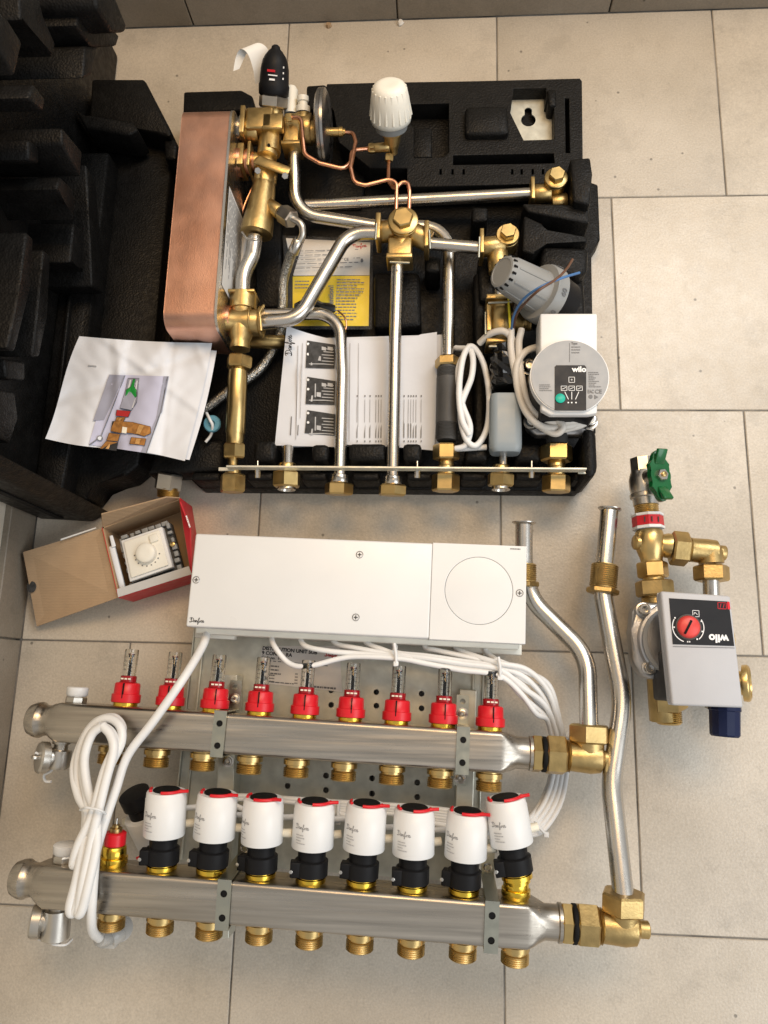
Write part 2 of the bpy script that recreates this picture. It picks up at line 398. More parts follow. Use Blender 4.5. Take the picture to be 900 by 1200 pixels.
# ================================================================== SETTING
WX, WY = -0.738, 1.1945          # left wall, back wall
T = .3
fl = obj('floor', slab([(WX - .03, -1.2), (1.5, -1.2), (1.5, WY + .03), (WX - .03, WY + .03)], -.03, -.0016, 0), 'grout', smooth=0, kind='structure')
rowsY = [-.9, -.6, -.3, 0., .3, .6, .9]
for k, y0 in enumerate(rowsY):
    y1 = min(y0 + T, WY); off = 0. if (round(y0 / T) % 2 == 0) else .15
    i = -4
    while True:
        x0 = off + i * T; i += 1
        if x0 > 1.1: break
        x1 = x0 + T; a = max(x0, WX)
        if x1 <= WX + .01: continue
        g = .0009
        obj('tile', box(((a + x1) / 2, (y0 + y1) / 2, -.004), (x1 - a - 2 * g, y1 - y0 - 2 * g, .008), .0009, seg=1), 'tile', fl, smooth=0)
lw = obj('left_wall', slab([(WX - .12, -1.2), (WX - .008, -1.2), (WX - .008, WY), (WX - .12, WY)], -.03, .9, 0), 'plaster', smooth=0, kind='structure')
y = -.9
while y < WY:
    y1 = min(y + T, WY - .001)
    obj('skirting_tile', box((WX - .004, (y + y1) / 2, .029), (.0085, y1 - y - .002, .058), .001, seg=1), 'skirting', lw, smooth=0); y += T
bw = obj('back_wall', slab([(WX - .12, WY + .012), (1.5, WY + .012), (1.5, WY + .12), (WX - .12, WY + .12)], -.03, .5, 0), 'plaster', smooth=0, kind='structure')
x = P(465, 10, .02).x - 3 * T
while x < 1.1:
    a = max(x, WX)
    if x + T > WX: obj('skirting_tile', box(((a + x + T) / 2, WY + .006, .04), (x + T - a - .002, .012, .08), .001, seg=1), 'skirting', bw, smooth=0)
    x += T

# ================================================================== FOAM COVER standing against the left wall
cv = thing('foam_cover', 'big black foam insulation cover propped against the left wall, moulded blocks facing right', 'insulation cover', (-.68, .75, 0))
SX = -.700                          # inner face of its back panel
obj('back_panel', box((-.717, .80, .30), (.036, .69, .60), .006), 'foam', cv)
obj('side_wall', prism([Vector(q) for q in ((-.733, .452, .0), (-.662, .449, 0), (-.640, .462, .0), (-.733, .470, 0))],
                       [Vector(q) for q in ((-.733, .452, .56), (-.662, .449, .56), (-.640, .462, .56), (-.733, .470, .56))], .004), 'foam', cv)
obj('slot', prism([Vector(q) for q in ((-.700, .4485, .02), (-.692, .4485, .02), (-.692, .452, .02), (-.700, .452, .02))],
                  [Vector(q) for q in ((-.700, .4485, .30), (-.692, .4485, .30), (-.692, .452, .30), (-.700, .452, .30))], 0), 'rubber', cv, smooth=0)
lip = obj('floor_rim', [slab([(-.70, .470), (-.650, .466), (-.644, .488), (-.605, .496), (-.590, .51), (-.584, .62), (-.584, .93), (-.62, 1.03), (-.70, 1.03)], 0, .052, .004),
                        slab([(-.70, .455), (-.665, .455), (-.655, .62), (-.655, .92), (-.70, .92)], .05, .085, .004)], 'foam', cv)
obj('rib', pslab([(79, 346), (83, 346), (68, 482), (63, 482)], .06, .092, .0015), 'foam', cv)
obj('corner_block', pslab([(107, 92), (169, 92), (200, 152), (199, 160), (160, 150), (104, 140)], .03, .085, .004), 'foam', cv)
obj('corner_ledge', pslab([(88, 128), (103, 138), (155, 142), (162, 152), (150, 158), (100, 150)], .06, .105, .003), 'foam', cv)
obj('latch', pslab([(192, 163), (204, 163), (207, 170), (206, 186), (193, 186)], .02, .075, .003), 'foam', cv)
def wblock(px, X, name='block', bev=.003):
    f = [PX(a, b, X) for a, b in px]
    return obj(name, prism([Vector((SX - .004, q.y, q.z)) for q in f], f, bev), 'foam', cv)
for px, X in [([(33, 115), (40, 98), (54, 117), (51, 132), (39, 120)], -.600),
              ([(73, 149), (97, 178), (95, 208), (73, 169)], -.612),
              ([(33, 163), (46, 171), (46, 193), (34, 188)], -.640),
              ([(66, 222), (71, 207), (84, 220), (89, 234), (87, 259), (78, 237)], -.625),
              ([(101, 192), (112, 212), (121, 298), (122, 345), (108, 336), (104, 249)], -.640),
              ([(87, 261), (98, 271), (99, 320), (92, 310), (82, 308)], -.645),
              ([(31, 271), (40, 280), (36, 340), (18, 412), (8, 408), (22, 345)], -.635),
              ([(51, 292), (60, 300), (55, 371), (47, 418), (38, 418), (49, 317)], -.655),
              ([(0, 10), (7, 27), (27, 49), (18, 90), (5, 68), (-8, 49)], -.560),
              ([(23, -6), (46, -6), (49, 22), (66, 51), (62, 68), (38, 32), (24, 24)], -.600),
              ([(49, -6), (88, -6), (90, 51), (68, 54), (51, 27)], -.630),
              ([(-10, 455), (18, 460), (22, 490), (12, 520), (-10, 510)], -.660),
              ([(5, 420), (30, 424), (30, 446), (8, 444)], -.665)]:
    wblock(px, X)
# far end of the cover, seen at the top edge of the picture
obj('end_rim', [prism([Vector((SX, PX(a, b, -.56).y, PX(a, b, -.56).z)) for a, b in q], [PX(a, b, -.56) for a, b in q], .004)
     for q in ([(112, -8), (134, -8), (150, 32), (147, 38), (133, 39), (115, 10)],)], 'foam', cv)
obj('end_wall', [prism([Vector((SX, PX(a, b, -.585).y, PX(a, b, -.585).z)) for a, b in q], [PX(a, b, -.585) for a, b in q], .003)
     for q in ([(95, -8), (113, 8), (133, 39), (141, 41), (137, 54), (108, 56), (90, 30)], [(100, 54), (116, 55), (108, 88), (98, 92)])], 'foam', cv)

# ================================================================== FOAM TRAY
tr = thing('foam_tray', 'black foam insulation tray lying on the floor under the pipework of the heating station', 'insulation tray', (-.31, .75, 0))
XL, XR, YB, YT = -.575, -.043, .488, 1.027
obj('base', slab([(XL, YB + .05), (-.52, YB), (-.06, YB), (XR + .002, YB + .02), (XR + .002, .56), (XR + .006, .56), (XR + .006, .80), (XR + .02, .82), (XR + .02, .90), (-.05, .91), (-.05, YT), (-.36, YT), (-.375, YT - .012), (-.41, YT - .012), (-.42, YT - .03), (-.45, YT - .008), (-.57, YT - .008), (XL, .98)], 0, .028, .005), 'foam', tr)
def tb(name, px, z1, z0=.02, bev=.003, grow=0.0): return obj(name, pslab(px, z0, z1, bev, grow), 'foam', tr)
# top panel: one moulded sheet with real recesses
ZT = .072
def pxy(px, z): return [(P(a, b, z).x, P(a, b, z).y) for a, b in px]
obj('top_panel', plate(pxy([(384, 99), (440, 97.5), (560, 95.5), (679, 92.5), (681, 95), (682, 188), (668, 190), (660, 205), (646, 214), (478, 218), (478, 196), (434, 196), (398, 166), (392, 130), (380, 112)], ZT),
    [pxy([(480, 121), (527, 120), (527, 179), (520, 185), (484, 186), (484, 150), (480, 146)], ZT), pxy([(530, 181), (650, 178.5), (651, 192), (530, 194)], ZT), pxy([(601, 103), (641, 102), (641, 117), (650, 117), (651, 164), (613, 165), (597, 132)], ZT), pxy([(661, 114), (668, 114), (669, 180), (662, 180)], ZT)]
    + [pxy([(a, 197), (a + 4.5, 197), (a + 4.5, 205), (a, 205)], ZT) for a in (514, 528, 541, 598, 609, 622, 634)], .024, ZT, None, .0012), 'foam', tr)
obj('recess_floor', slab(pxy([(392, 110), (672, 104), (672, 186), (640, 210), (482, 212)], .045), .02, .044, .001), 'foam', tr)
tb('panel_step', [(484, 150), (506, 150), (506, 184), (484, 185)], .064, bev=.002)
tb('rim', [(215, 107), (283, 105), (296, 112), (298, 128), (214, 132)], .070)
tb('rim', [(359, 100), (381, 98.5), (391, 112), (391, 128), (359, 128)], .068)
tb('rim', [(348, 150), (392, 165), (430, 190), (425, 240), (348, 240)], .040)
tb('cover_pad', [(545, 124), (595, 123), (597, 156), (545, 157)], .083, bev=.005)
tb('strap_block', [(641, 104), (652, 104), (652, 124), (643, 124)], .076)
# right-hand clamp blocks
tb('clamp_block', [(668, 186), (692, 184), (694, 205), (692, 240), (672, 236)], .105, bev=.003)
tb('clamp_block', [(612, 238), (690, 240), (691, 262), (618, 248)], .092, bev=.0025)
tb('clamp_block', [(614, 252), (636, 262), (640, 272), (689, 276), (689, 285), (640, 283), (626, 298), (612, 294)], .095, bev=.0025)
tb('clamp_block', [(636, 288), (690, 290), (689, 318), (676, 324), (632, 318)], .090, bev=.005)
tb('side_wall', [(664, 320), (684, 322), (687, 372), (664, 372)], .070, bev=.005)
tb('side_wall', [(684, 500), (699, 503), (701, 552), (692, 562), (684, 552)], .100, bev=.006)
# pillars between the pipes
tb('pillar', [(438, 318), (492, 318), (494, 382), (438, 384)], .060, bev=.006)
tb('pillar', [(497, 300), (516, 300), (516, 318), (499, 318)], .075, bev=.004)
tb('pillar', [(555, 320), (568, 318), (570, 420), (556, 420)], .062, bev=.004)
tb('pillar', [(556, 420), (568, 420), (569, 525), (555, 525)], .060, bev=.004)
tb('pillar', [(560, 300), (578, 302), (580, 352), (562, 352)], .072, bev=.004)
tb('pillar', [(553, 242), (572, 242), (572, 258), (553, 260)], .070, bev=.004)
tb('divider', [(350, 268), (360, 268), (335, 340), (325, 340)], .050)
tb('divider', [(296, 240), (330, 240), (330, 360), (300, 360)], .040)
# front wall: blocks between the nuts, standing proud behind the rail
for a, b, t in ((297, 322, 516), (365, 385, 520), (408, 452, 519), (472, 494, 519), (545, 572, 520), (604, 634, 520)):
    tb('front_block', [(a, t), (b, t), (b, 540), (a, 540)], .080, bev=.005)
for a, b in ((224, 258), (288, 320), (352, 383), (412, 445), (476, 507), (540, 571), (603, 636), (672, 692)):
    tb('front_block', [(a, 553), (b, 553), (b, 563), (a, 563)], .062, z0=.0, bev=.004)
tb('front_block', [(190, 505), (262, 515), (262, 552), (170, 556)], .060, bev=.006)

# wall hook plate of galvanised steel showing through the tray
hk = thing('hook_plate', 'galvanised steel hanging plate with keyhole at top right of the foam tray', 'steel plate', P(628, 140, .04))
z = .0500
kp = [P(a, b, z) for a, b in ((596, 104), (654, 102), (655, 172), (616, 174), (594, 134))]
kc = P(619, 142, z)
hole = []
for k in range(17):
    a = radians(-240 + 300 * k / 16); hole.append((kc.x + .0095 * cos(a), kc.y + .0095 * sin(a)))
hole += [(kc.x + .005 * cos(a), kc.y + .014 + .005 * sin(a)) for a in [radians(-20 + 220 * k / 8) for k in range(9)]]
obj('plate', plate([(q.x, q.y) for q in kp], [hole], z, z + .002), 'galv', hk, smooth=0)

# crumbs by the back wall
for px, py, m_, lab in ((385, 29, 'kraft', 'small tan crumb on the floor by the back wall'), (469, 26, 'paper_label', 'small pale plaster crumb on the floor by the back wall')):
    c_ = P(px, py, .003); rnd = random.Random(px)
    o = obj('crumb', loft([[c_ + Vector((cos(a) * w_ * rnd.uniform(.7, 1.2), sin(a) * w_ * rnd.uniform(.7, 1.2), z_)) for a in [2 * pi * i / 7 for i in range(7)]] for z_, w_ in ((-.003, .004), (-.001, .0055), (.002, .0035))]), m_, None, smooth=0)
    tag(o, lab, 'crumb')

# ================================================================== HEATING STATION (pipework, exchanger, pump)
st = thing('heating_station', 'heating station of steel pipes, brass valves and copper heat exchanger in the black foam tray', 'heating station', (-.31, .70, .03))
def S(name, geo, m, parent=None, smooth=46, **k): return obj(name, geo, m, parent or st, smooth, **k)
# --- plate heat exchanger
hx0, hx1 = -.540, -.4815; hy0, hy1, hz0, hz1 = .648, .935, .050, .145
def yz_ring(x, grow=0., r=.018):
    cy, cz = (hy0 + hy1) / 2, (hz0 + hz1) / 2
    return [Vector((x, cy + a, cz + b)) for a, b in rrect((hy1 - hy0) / 2 + grow, (hz1 - hz0) / 2 + grow, r + grow, 8)]
rings = []
k = 44
for i in range(k + 1):
    x = hx0 + (hx1 - hx0) * i / k; rings.append(yz_ring(x, -.00018 if i % 2 else 0.))
hx = S('heat_exchanger', loft(rings), 'copper_sheet', smooth=20)
S('end_plate', loft([yz_ring(hx1 + .0002, .0005), yz_ring(hx1 + .0032, .0005)]), 'steel', hx)
S('sticker', ([Vector((hx1 + .0036, a, b)) for a, b in ((.702, .060), (.702, .136), (.830, .136), (.830, .060))], [(0, 3, 2, 1)]), 'paper_label', hx, smooth=0)
S('printed_text', textlines(frame((hx1 + .0039, .826, .132), (0, -1, 0), (0, 0, 1)), .11, 14, .0048, .3, seed=3), 'ink_grey', hx, smooth=0)
def steelring(px, py, z, n=3):
    c = P(px, py, z); x0 = hx1 + .003
    return c, [lathe((x0, c.y, z), (1, 0, 0), [(0, .018), (.004, .0185), (.005, .0145), (.010, .014), (.011, .016), (.015, .016), (.016, .012), (.02, .012)], 26)]
c, g = steelring(278, 153, .10); S('port_collar', g, 'steel', hx)
c2, g = steelring(274, 190, .10); S('port_collar', g, 'copper', hx)
c3, g = steelring(262, 376, .095); S('port_collar', g, 'copper', hx)

# --- mixing valve at the top left
za = .108
A = P(286, 153, za); B = P(322, 150, za)
mv = S('mixing_valve', [box((P(307, 149, za)), (.034, .030, .036), .003), cyl(A, P(304, 153, za), .0165), box(P(288, 152, za), (.006, .038, .040), .001),
      box(P(320, 145, za + .012), (.026, .022, .012), .002), cyl(P(316, 158, za), P(313, 184, za), .0125), lathe(P(317, 168, za), (0, 1, 0), [(-.014, .0135), (.010, .0135)], 8),
      cyl(P(320, 138, za), P(321, 122, za + .004), .012), cyl(P(330, 150, za - .01), P(345, 152, za - .01), .013)], 'brass')
S('bore', cyl(P(315, 170, za + .0134), P(315, 170, za + .0142) , .002, 10), 'rubber', mv)
kd = (P(322, 80, za + .03) - P(320, 124, za + .006)).normalized()
S('collar_nut', hexn(P(320, 127, za + .004), P(320, 127, za + .004) + kd * .014, .0185), 'nickel', mv, smooth=20)
kb = P(320, 127, za + .004) + kd * .013
hn = S('thermostat_head', lathe(kb, kd, [(0, .0165), (.002, .0185), (.012, .0190), (.014, .0180), (.030, .0172), (.038, .0155), (.044, .0125), (.049, .0085), (.0515, .0055), (.054, .005), (.056, .002)], 30), 'black', mv)
kn = (Z - kd * Z.dot(kd)).normalized()
fk = frame(kb + kd * .017 + kn * .0184 - kd.cross(kn) * .004, kd.cross(kn), kd)
S('red_mark', xf(rect(0, .008, .010, .0105), fk), 'red_card', mv, smooth=0)
S('scale_print', [xf(rect(.0015, .004, .013, .0052), fk), xf(rect(.003, -.001, .010, .001), fk)] + [xf(rect(.0195, .001 + i * .006, .0210, .003 + i * .006), fk) for i in range(3)], 'ink_white', mv, smooth=0)
# curled paper tag
tp = spline([P(311, 94, .120), P(308, 76, .134), P(301, 59, .145), P(291, 54, .145), P(283, 64, .135), P(277, 82, .125)], 6)
vs_, fs = [], []
for i, q in enumerate(tp):
    e = Vector((.95, .28, .12)).normalized() * (.0135 - .010 * (i / len(tp)) ** 2); vs_ += [q - e, q + e]
for i in range(len(tp) - 1): fs.append((2 * i, 2 * i + 1, 2 * i + 3, 2 * i + 2))
S('paper_tag', (vs_, fs), 'tag_white', mv, smooth=80)
# --- white bleed cap and plug next to the head
pv = S('pressure_controller', [cyl(P(338, 155, .095), P(372, 155, .095), .0135), box(P(344, 158, .097), (.020, .040, .030), .002), box(P(343, 176, .097), (.024, .005, .032), .001),
      cyl(P(356, 155, .098), P(355, 133, .105), .009), cyl(P(352, 152, .095), P(366, 152, .095), .019, 8)], 'brass')
S('diaphragm_disc', lathe(P(372, 150, .100), (1, 0, 0), [(0, .030), (.0015, .040), (.004, .0445), (.007, .0450), (.008, .0440), (.009, .0450), (.012, .0445), (.0145, .040), (.016, .030)], 44), 'steel_dark', pv, smooth=30)
S('signal_port', lathe(P(386, 155, .100), (1, 0, 0), [(0, .0055), (.012, .0055), (.0125, .0062), (.017, .0062), (.0175, .004), (.020, .004)], 16), 'brass_bright', pv)
S('bleed_cap', [lathe(P(355, 132, .105), (0, 1, .35), [(0, .009), (.007, .009), (.008, .006), (.012, .006), (.013, .0075), (.019, .0075), (.020, .0045), (.017, .004)], 18)], 'white_warm', pv)
S('plug', lathe(P(341, 134, .100), (0, 1, .25), [(0, .0085), (.030, .0085), (.034, .006)], 20), 'white_warm', pv)
S('nipple', hexn(P(335, 138, .122), P(342, 137.5, .122), .005), 'brass_bright', pv, smooth=20)
# --- strainer body below the mixing valve
fy = S('strainer', [cyl(P(313, 183, .10), P(311, 203, .10), .0125), cyl(P(284, 189, .10), P(312, 190, .10), .011), box(P(285, 190, .10), (.008, .030, .034), .001),
      box(P(295, 190, .10), (.004, .034, .036), .001),
      prism([P(a, b, .078) for a, b in ((301, 186), (306, 183), (341, 197), (338, 205), (330, 205), (298, 192))], [P(a, b, .122) for a, b in ((299, 185), (304, 182), (341, 196), (338, 204), (330, 204), (296, 191))], .002),
      lathe(P(312, 200, .10), P(309, 224, .10) - P(312, 200, .10), [(0, .0150), (.018, .0150), (.024, .0125)], 8),
      lathe(P(310, 216, .10), P(299, 283, .095) - P(310, 216, .10), [(0, .0135), (.012, .0150), (.035, .0165), (.052, .0190), (.060, .0195), (.066, .0195), (.067, .017)], 26),
      cyl(P(312, 238, .10), P(328, 249, .105), .0085)], 'brass')
S('flange_bolt', [hexn(P(302, 200, .118), P(302, 200, .127), .0042), hexn(P(334, 206, .118), P(334, 206, .127), .0042)], 'steel', fy, smooth=20)
S('clip', tube([P(284, 272, .118), P(289, 279, .121), P(301, 282, .121), P(303, 276, .118)], .0015, .004, 8), 'steel', fy)
S('hose_nut', hexn(P(330, 249, .106), P(343, 258, .110), .0115, .3), 'nickel', fy, smooth=20)
# --- braided hose running down behind the pipes
hs = S('braided_hose', sweep(spline([P(344, 292, .095), P(338, 308, .08), P(332, 330, .065), P(331, 360, .055), P(327, 395, .05), P(305, 432, .045), (P(272, 455, .045)), P(245, 476, .045), P(215, 500, .045), P(203, 540, .05)], 14), .0062, 14), 'braid')
S('elbow_tube', tube([P(340, 255, .11), P(354, 262, .11), P(355, 275, .105), P(344, 296, .093)], .0043, .012, 12), 'nickel', hs)
S('sleeve', cyl(P(350, 281, .100), P(343, 297, .092), .0068), 'steel', hs)
S('end_fitting', [hexn(P(199, 555, .05), P(196, 575, .045), .0165), ], 'nickel', hs, smooth=20)
S('end_thread', lathe(P(198, 560, .05), P(197, 580, .045) - P(198, 560, .05), [(0, .010)] + thread(.012, .023, .0135) + [(.024, .012), (.018, .009)], 24), 'brass', hs)
S('thin_tube', cable([P(298, 215, .075), P(285, 245, .07), P(276, 285, .07), P(272, 330, .07)], .0018), 'copper')
S('white_tube', cable([P(300, 225, .07), P(292, 260, .065), P(282, 310, .06), P(274, 345, .06)], .0042), 'cable')

# --- steel pipes
RP = .0074
def pipe(pts, r=RP, rad=.032, name='steel_pipe'): return S(name, tube([P(*q) for q in pts], r, rad), 'steel')
pipe([(299, 278, .095), (296, 300, .095), (285, 322, .095), (284, 352, .095)], .0092, .05)
pipe([(358, 241, .066), (500, 233.5, .066), (625, 227, .075)], .0078)
pipe([(345, 178, .092), (345, 250, .078), (440, 265, .068), (527, 266, .068), (525, 430, .075)], .0080, .035)
pipe([(450, 273, .100), (408, 273, .098), (350, 374, .098), (306, 378, .098)], .0086, .032)
pipe([(300, 369, .080), (398, 367, .080), (401, 440, .080), (398, 566, .076)], .0074, .032)
pipe([(498, 285, .095), (566, 291, .095)], .0076)
pipe([(466, 306, .095), (463, 400, .090), (460, 566, .076)], .0074)
pipe([(337.5, 525, .064), (337, 556, .074)], .0072)
pipe([(586, 335, .085), (585, 362, .085)], .0074)
pipe([(590, 525, .078), (589, 556, .076)], .0050)
pipe([(273, 530, .080), (273, 560, .076)], .0062, name='brass_stub')
for o in st.children:
    if o.name.startswith('brass_stub'): o.data.materials[0] = M['brass_bright']

# --- lower left tee
lt = S('lower_tee', [cyl(P(262, 377, .097), P(306, 378, .097), .0155), cyl(P(285, 345, .097), P(284, 372, .097), .0135), lathe(P(286, 346, .097), (0, -1, 0), [(0, .0165), (.020, .0165)], 8, pi / 8),
      box(P(286, 347, .097), (.032, .004, .030), .001), cyl(P(294, 376, .097), P(296, 376, .097), .0175), cyl(P(305, 377, .097), P(308, 377, .097), .0185), cyl(P(259, 377, .097), P(262, 377, .097), .0175),
      lathe(P(283, 378, .097), (0, -1, -.03), [(0, .014), (.018, .0135), (.024, .011), (.030, .0118), (.034, .0118)], 22),
      cyl(P(288, 400, .062), P(334, 401, .056), .0085)], 'brass')
S('clip', tube([P(309, 358, .112), P(304, 366, .116), P(306, 388, .116)], .0018, .004, 8), 'brass_bright', lt)
S('clip', tube([P(259, 363, .114), P(258, 388, .114), P(262, 389, .114)], .0015, .003, 8), 'zinc', lt)
S('union_nut', hexn(P(281, 418, .094), P(280, 432, .093), .0155, .1), 'brass', lt, smooth=20)
bt = S('brass_tube', lathe(P(279, 430, .092), P(275, 526, .084) - P(279, 430, .092), [(0, .0085), (.004, .0085), (.005, .0108), (.012, .0114), (.080, .0114), (.081, .0105), (.095, .0100)], 24), 'brass_bright')
S('lower_nut', hexn(P(274.5, 520, .084), P(274, 537, .081), .0135, .2), 'brass_bright', bt, smooth=20)

# --- centre tee with hexagonal plug
def plug(c, r, h=.010, name='hex_plug', parent=None):
    c = Vector(c)
    S(name, [lathe(c, (0, 0, 1), [(-.012, r * .86), (0, r * .86), (.0005, r), (.0035, r), (.0045, r * .93)], 32)], 'brass_bright', parent)
    S('hex_head', [hexn(c + Vector((0, 0, .004)), c + Vector((0, 0, .004 + h)), r * .70, .25)], 'brass_bright', parent, smooth=20)
def uclip(a, b, parent, r=.0014):
    S('clip', tube([P(*a), P(*b)], r, .002, 8), 'zinc', parent)
cc = P(473, 268, .100)
ct = S('centre_tee', [lathe(cc, (0, 0, 1), [(-.025, .0150), (-.01, .0175), (.012, .0175), (.013, .016)], 28), cyl(P(441, 273, .098), cc, .0130), cyl(cc, P(503, 283, .097), .0130),
      box(P(444, 273, .098), (.006, .034, .034), .0012), box(P(500, 282, .097), (.006, .034, .034), .0012), cyl(cc, P(469, 306, .096), .0125),
      box(P(469, 296, .097), (.028, .026, .026), .002), box(P(468.5, 307, .096), (.031, .006, .032), .0012)], 'brass')
plug(up(cc, .0135), .0178, .008, parent=ct)
uclip((441, 262, .116), (440, 281, .116), ct); uclip((503, 270, .116), (504, 292, .116), ct); uclip((457, 307, .113), (480, 308, .113), ct)
# --- upper right elbow
e1 = P(650, 216, .085)
er = S('upper_right_elbow', [cyl(P(622, 228, .078), P(646, 226, .080), .0115), box(P(623, 228, .078), (.005, .030, .030), .001), lathe(e1 + Vector((0, 0, -.02)), (0, 0, 1), [(0, .013), (.028, .0135), (.029, .012)], 24),
      cyl(P(646, 238, .075), P(664, 236, .075), .010)], 'brass')
plug(up(e1, .009), .0142, .009, parent=er)
# --- mid right elbow
e2 = P(594, 281, .092)
em = S('mid_right_elbow', [cyl(P(563, 290, .095), P(590, 288, .092), .0120), box(P(564, 290, .095), (.005, .032, .032), .001), lathe(e2 + Vector((0, 0, -.02)), (0, 0, 1), [(0, .0135), (.026, .0135), (.027, .012)], 24),
      cyl(P(582, 288, .09), P(585, 320, .088), .0125)], 'brass')
plug(up(e2, .008), .0138, .009, parent=em); uclip((562, 278, .112), (561, 302, .112), em)
# --- brass cross under the grey thermostat knob
cr = S('valve_cross', [cyl(P(586, 352, .088), P(586, 410, .086), .0145), cyl(P(570, 377, .088), P(612, 378, .086), .0130), box(P(586, 355, .088), (.034, .006, .034), .001),
      box(P(572, 379, .088), (.006, .034, .034), .001), box(P(586, 405, .086), (.034, .006, .034), .001), cyl(P(586, 366, .088), P(586, 392, .088), .0165), cyl(P(605, 378, .088), P(622, 378, .088), .010),
      cyl(P(650, 345, .085), P(662, 370, .075), .012), cyl(P(655, 330, .08), P(656, 372, .07), .010)], 'brass')
uclip((572, 355, .106), (600, 354, .106), cr); uclip((569, 366, .106), (569, 392, .106), cr); uclip((573, 406, .104), (599, 406, .104), cr)
S('spring', [lathe(P(612, 378, .088), (1, .05, 0), sum([[(i * .003, .008), (i * .003 + .0015, .0105)] for i in range(7)], []), 18)], 'rubber', cr)
# --- grey thermostat knob
ka = P(646, 350, .112); kt = P(588, 318, .160); kdv = (kt - ka); kl = kdv.length; kdv.normalize()
gk = S('thermostat_knob', lathe(ka, kdv, [(.004, .0300), (.006, .0335), (.018, .0330), (.021, .0318), (.0215, .0245), (.024, .0235), (kl - .004, .0195), (kl, .0175), (kl + .0006, .0150), (kl, .0145)], 40), 'grey')
u, v = ortho(kdv)
ribs = []; slots = []
for i in range(16):
    a = 2 * pi * i / 16; rr = u * cos(a) + v * sin(a)
    if i % 2 == 0: ribs.append(prism([ka + kdv * .024 + rr * .0228 + kdv.cross(rr) * s for s in (-.0012, .0012)] + [ka + kdv * .024 + rr * .0242 + kdv.cross(rr) * s for s in (.0008, -.0008)],
                     [ka + kdv * (kl - .008) + rr * .0192 + kdv.cross(rr) * s for s in (-.0012, .0012)] + [ka + kdv * (kl - .008) + rr * .0206 + kdv.cross(rr) * s for s in (.0008, -.0008)], 0))
    for s in (0,): slots.append(box(ka + kdv * (kl - .0030) + rr * .0192, (.0026, .0016, .0050), .0004, frame((0, 0, 0), rr.cross(kdv), rr)))
S('grip_rib', ribs, 'grey', gk, smooth=20); S('vent_slot', slots, 'rubber', gk, smooth=0)
S('black_collar', lathe(ka, kdv, [(-.022, .020), (-.020, .027), (.004, .0295), (.005, .024)], 32), 'black', gk)
def on_knob(s, ang, t, size, r0):
    a = radians(ang); rr = u * cos(a) + v * sin(a)
    return text(s, size, frame(ka + kdv * t + rr * r0, rr.cross(kdv) * -1, kdv), .02, align='CENTER')
for s, an in (('70°C', 150), ('60', 75), ('50', 30)): S('scale_number', on_knob(s, an, .012, .009, .0337), 'ink_grey', gk, smooth=0)
# --- wires coming out of the cable
S('wire', cable([P(599, 388, .112), P(602, 370, .135), P(612, 352, .165), P(632, 337, .182), P(658, 326, .175), P(679, 319.5, .165)], .0014), 'blue_wire')
S('wire', cable([P(601, 388, .110), P(607, 366, .135), P(628, 343, .182), (P(652, 327, .178)), P(664, 315, .170), P(671, 304, .165)], .0014), 'brown_wire')
S('wire', cable([P(598, 388, .110), P(597, 372, .112), P(596, 352, .105), P(597, 340, .10)], .0014), 'yellow_wire')

# --- meter tube between centre and pump
mt_ = S('spacer_tube', lathe(P(524.5, 430, .082), P(523, 524, .080) - P(524.5, 430, .082), [(0, .011)] + thread(.003, .014, .0125) + [(.0142, .0128), (.070, .0128)] + thread(.071, .088, .0128) + [(.09, .011)], 26), 'grey_dark', smooth=28)
S('top_nut', [hexn(P(525, 420, .081), P(525, 431, .081), .0155, .15)], 'brass', mt_, smooth=20)
S('bottom_nut', hexn(P(523, 521, .080), P(523, 539, .078), .0155, 0), 'brass_bright', mt_, smooth=20)
S('stub', cyl(P(523, 538, .078), P(523, 552, .076), .0085), 'brass', mt_)
# --- grey-blue actuator with crumpled black sleeve
ga = P(592, 455, .095); gb = P(592, 531, .090)
fr = frame((0, 0, 0), (1, 0, 0), (ga - gb)); rr_ = rrect(.0180, .0160, .009, 6)
ac = S('zone_actuator', loft([[gb + fr.to_3x3() @ Vector((a * s, t, b * s)) for a, b in rr_] for t, s in ((-.001, .84), (.001, .93), (.004, .98), (.010, 1.0), (.062, .97), (.066, .93), (.0665, .86))]), 'grey_blue')
S('logo', logo(frame(gb + Vector((-.006, .034, .0162)), (1, .25, 0)), .013, .12), 'grey_dark', ac, smooth=0)
rnd = random.Random(5); cr_v, rings = None, []
for i in range(9):
    t = i / 8; c = ga.lerp(P(590, 408, .095), t); rings.append([c + (Vector((1, 0, 0)) * cos(a) * (.0175 - .004 * t) + Vector((0, 0, 1)) * sin(a) * (.0175 - .003 * t)) * rnd.uniform(.78, 1.12) + Vector((0, rnd.uniform(-.002, .002), 0)) for a in [2 * pi * q / 14 for q in range(14)]])
S('black_sleeve', loft(rings), 'black_gloss', ac, smooth=0)

